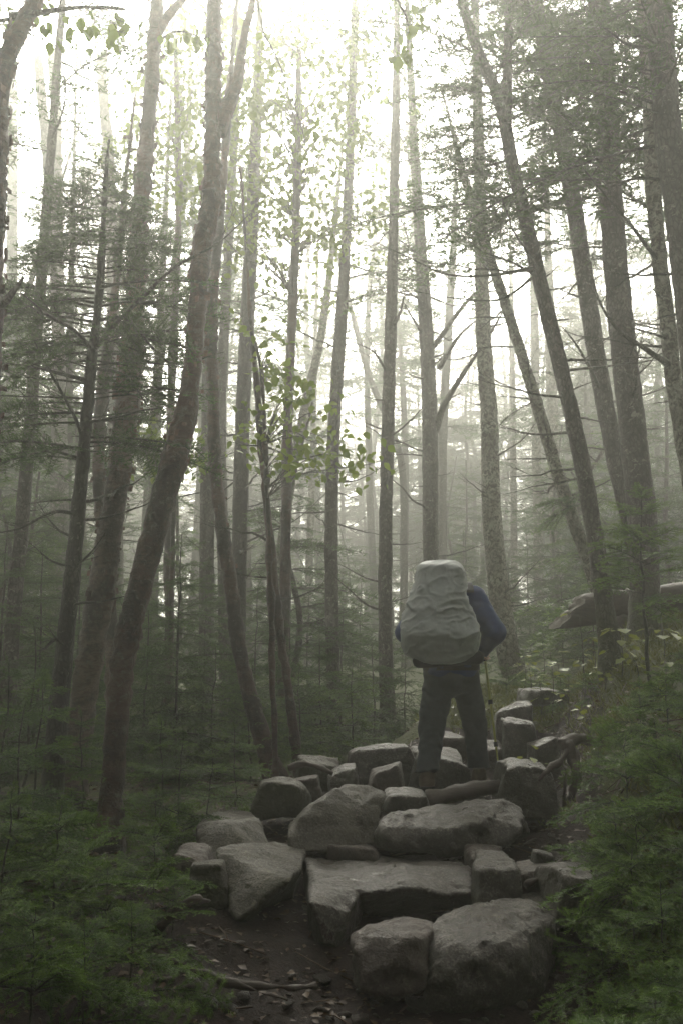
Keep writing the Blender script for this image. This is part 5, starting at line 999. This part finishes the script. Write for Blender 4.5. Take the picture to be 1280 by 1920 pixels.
def band(name, pts, w, t, mat, par, o):
    mb = MB(); sp = smooth_path(np.array(pts), .03); d, a_, b2 = frames(sp); n = len(sp); up = np.tile([0, 0, 1.0], (n, 1)); up = nrm(up-d*(up*d).sum(1, keepdims=True)); s_ = np.cross(d, up)
    v = np.stack([sp-up*w/2-s_*t/2, sp+up*w/2-s_*t/2, sp+up*w/2+s_*t/2, sp-up*w/2+s_*t/2], 1); i_ = np.arange(n-1)[:, None]*4; j_ = np.arange(4)[None]; k_ = (j_+1) % 4
    mb.add(v.reshape(-1, 3), None, np.concatenate([np.stack([i_+j_, i_+k_, i_+4+k_, i_+4+j_], -1).reshape(-1, 4), [[3, 2, 1, 0], [(n-1)*4, (n-1)*4+1, (n-1)*4+2, (n-1)*4+3]]])); return link(name, mb.mesh(name, M[mat], o, smooth=False), par)
belt = [pel+np.array([.19*math.cos(t_), .17*math.sin(t_)+.02, .085]) for t_ in np.linspace(-math.pi*1.15, math.pi*.15, 15)]; hb = band('hip_belt', belt, .09, .035, 'black', pack, bo)
mb = MB(); v, q = mesh_sdf(lambda p: np.maximum(capsule(p, P(785, 1240, PY-.02), P(893, 1232, PY-.02), .05, .05), capsule(p, P(785, 1232, PY+.02), P(893, 1230, PY+.02), .085, .085))-.006*vnoise(p*18, 4), P(770, 1262, PY-.14), P(908, 1215, PY+.16), .012); mb.add(v, None, q); link('pack_base', mb.mesh('pack_base', M['black'], bo), pack)
for sh in (shL, shR):
    link_ = [sh*.75+chest*.25+np.array([0, -.12, .05]), sh*.75+chest*.25+np.array([0, 0, .12]), sh*.7+chest*.3+np.array([0, .12, .05]), sh*.7+chest*.3+np.array([0, .16, -.12]), sh*.8+chest*.2+np.array([0, .05, -.3])]
    band('shoulder_strap', link_, .02, .06, 'black', pack, bo)
# trekking pole
po = empty('trekking_pole', POLE_B); tag(po, 'yellow-green trekking pole with black clamps gripped in the hiker\'s hand', 'pole')
def seg_(name, f0, f1, r0, r1, mat, n=10, disp=None):
    mb = MB(); p = POLE_T+(POLE_B-POLE_T)*np.linspace(f0, f1, 9)[:, None]; tube(mb, p, np.linspace(r0, r1, 9), n, 0, disp); return link(name, mb.mesh(name, M[mat], POLE_B), po)
seg_('shaft', .10, .42, .0095, .0095, 'pole'); seg_('shaft', .42, .72, .0082, .0082, 'pole'); seg_('shaft', .72, .965, .0068, .006, 'pole'); seg_('tip', .96, 1.0, .005, .002, 'steel')
seg_('grip', -.03, .12, .018, .014, 'black', 10, lambda v: .002*np.sin(v[:, 2]*200)); seg_('clamp', .405, .435, .017, .017, 'black'); seg_('clamp', .705, .735, .015, .015, 'black'); seg_('basket', .945, .955, .024, .02, 'black')

# ------------------------------------------------------------------ the fog: one closed box of even haze
zs = [o.matrix_world.translation.z for o in bpy.data.objects]
lo = (-72.0, -29.0, float(ZZ.min())-1.2); hi = (72.0, 113.0, 29.0)
mb = MB(); c = np.array([[x, y, z] for x in (lo[0], hi[0]) for y in (lo[1], hi[1]) for z in (lo[2], hi[2])])
mb.add(c, None, [(0, 1, 3, 2), (4, 6, 7, 5), (0, 4, 5, 1), (2, 3, 7, 6), (0, 2, 6, 4), (1, 5, 7, 3)])
hm = bpy.data.materials.new('fog'); hm.use_nodes = True; nt = hm.node_tree; nt.nodes.clear(); o_ = nt.nodes.new('ShaderNodeOutputMaterial'); pv = nt.nodes.new('ShaderNodeVolumePrincipled')
pv.inputs['Color'].default_value = (0.95, 0.945, 0.88, 1); pv.inputs['Density'].default_value = HAZE_DENSITY; pv.inputs['Anisotropy'].default_value = HAZE_G
nt.links.new(pv.outputs[0], o_.inputs['Volume']); hz = link('haze', mb.mesh('haze', hm, smooth=False)); hz['kind'] = 'stuff'
bpy.context.view_layer.update()
tt = sum(len(m.polygons) for m in bpy.data.meshes if m.users); print('POLYS', tt, 'OBJ', len(bpy.data.objects), 'TOPZ', max((o.matrix_world@Vector(b)).z for o in bpy.data.objects if o.type == 'MESH' and o.name != 'haze' for b in o.bound_box))
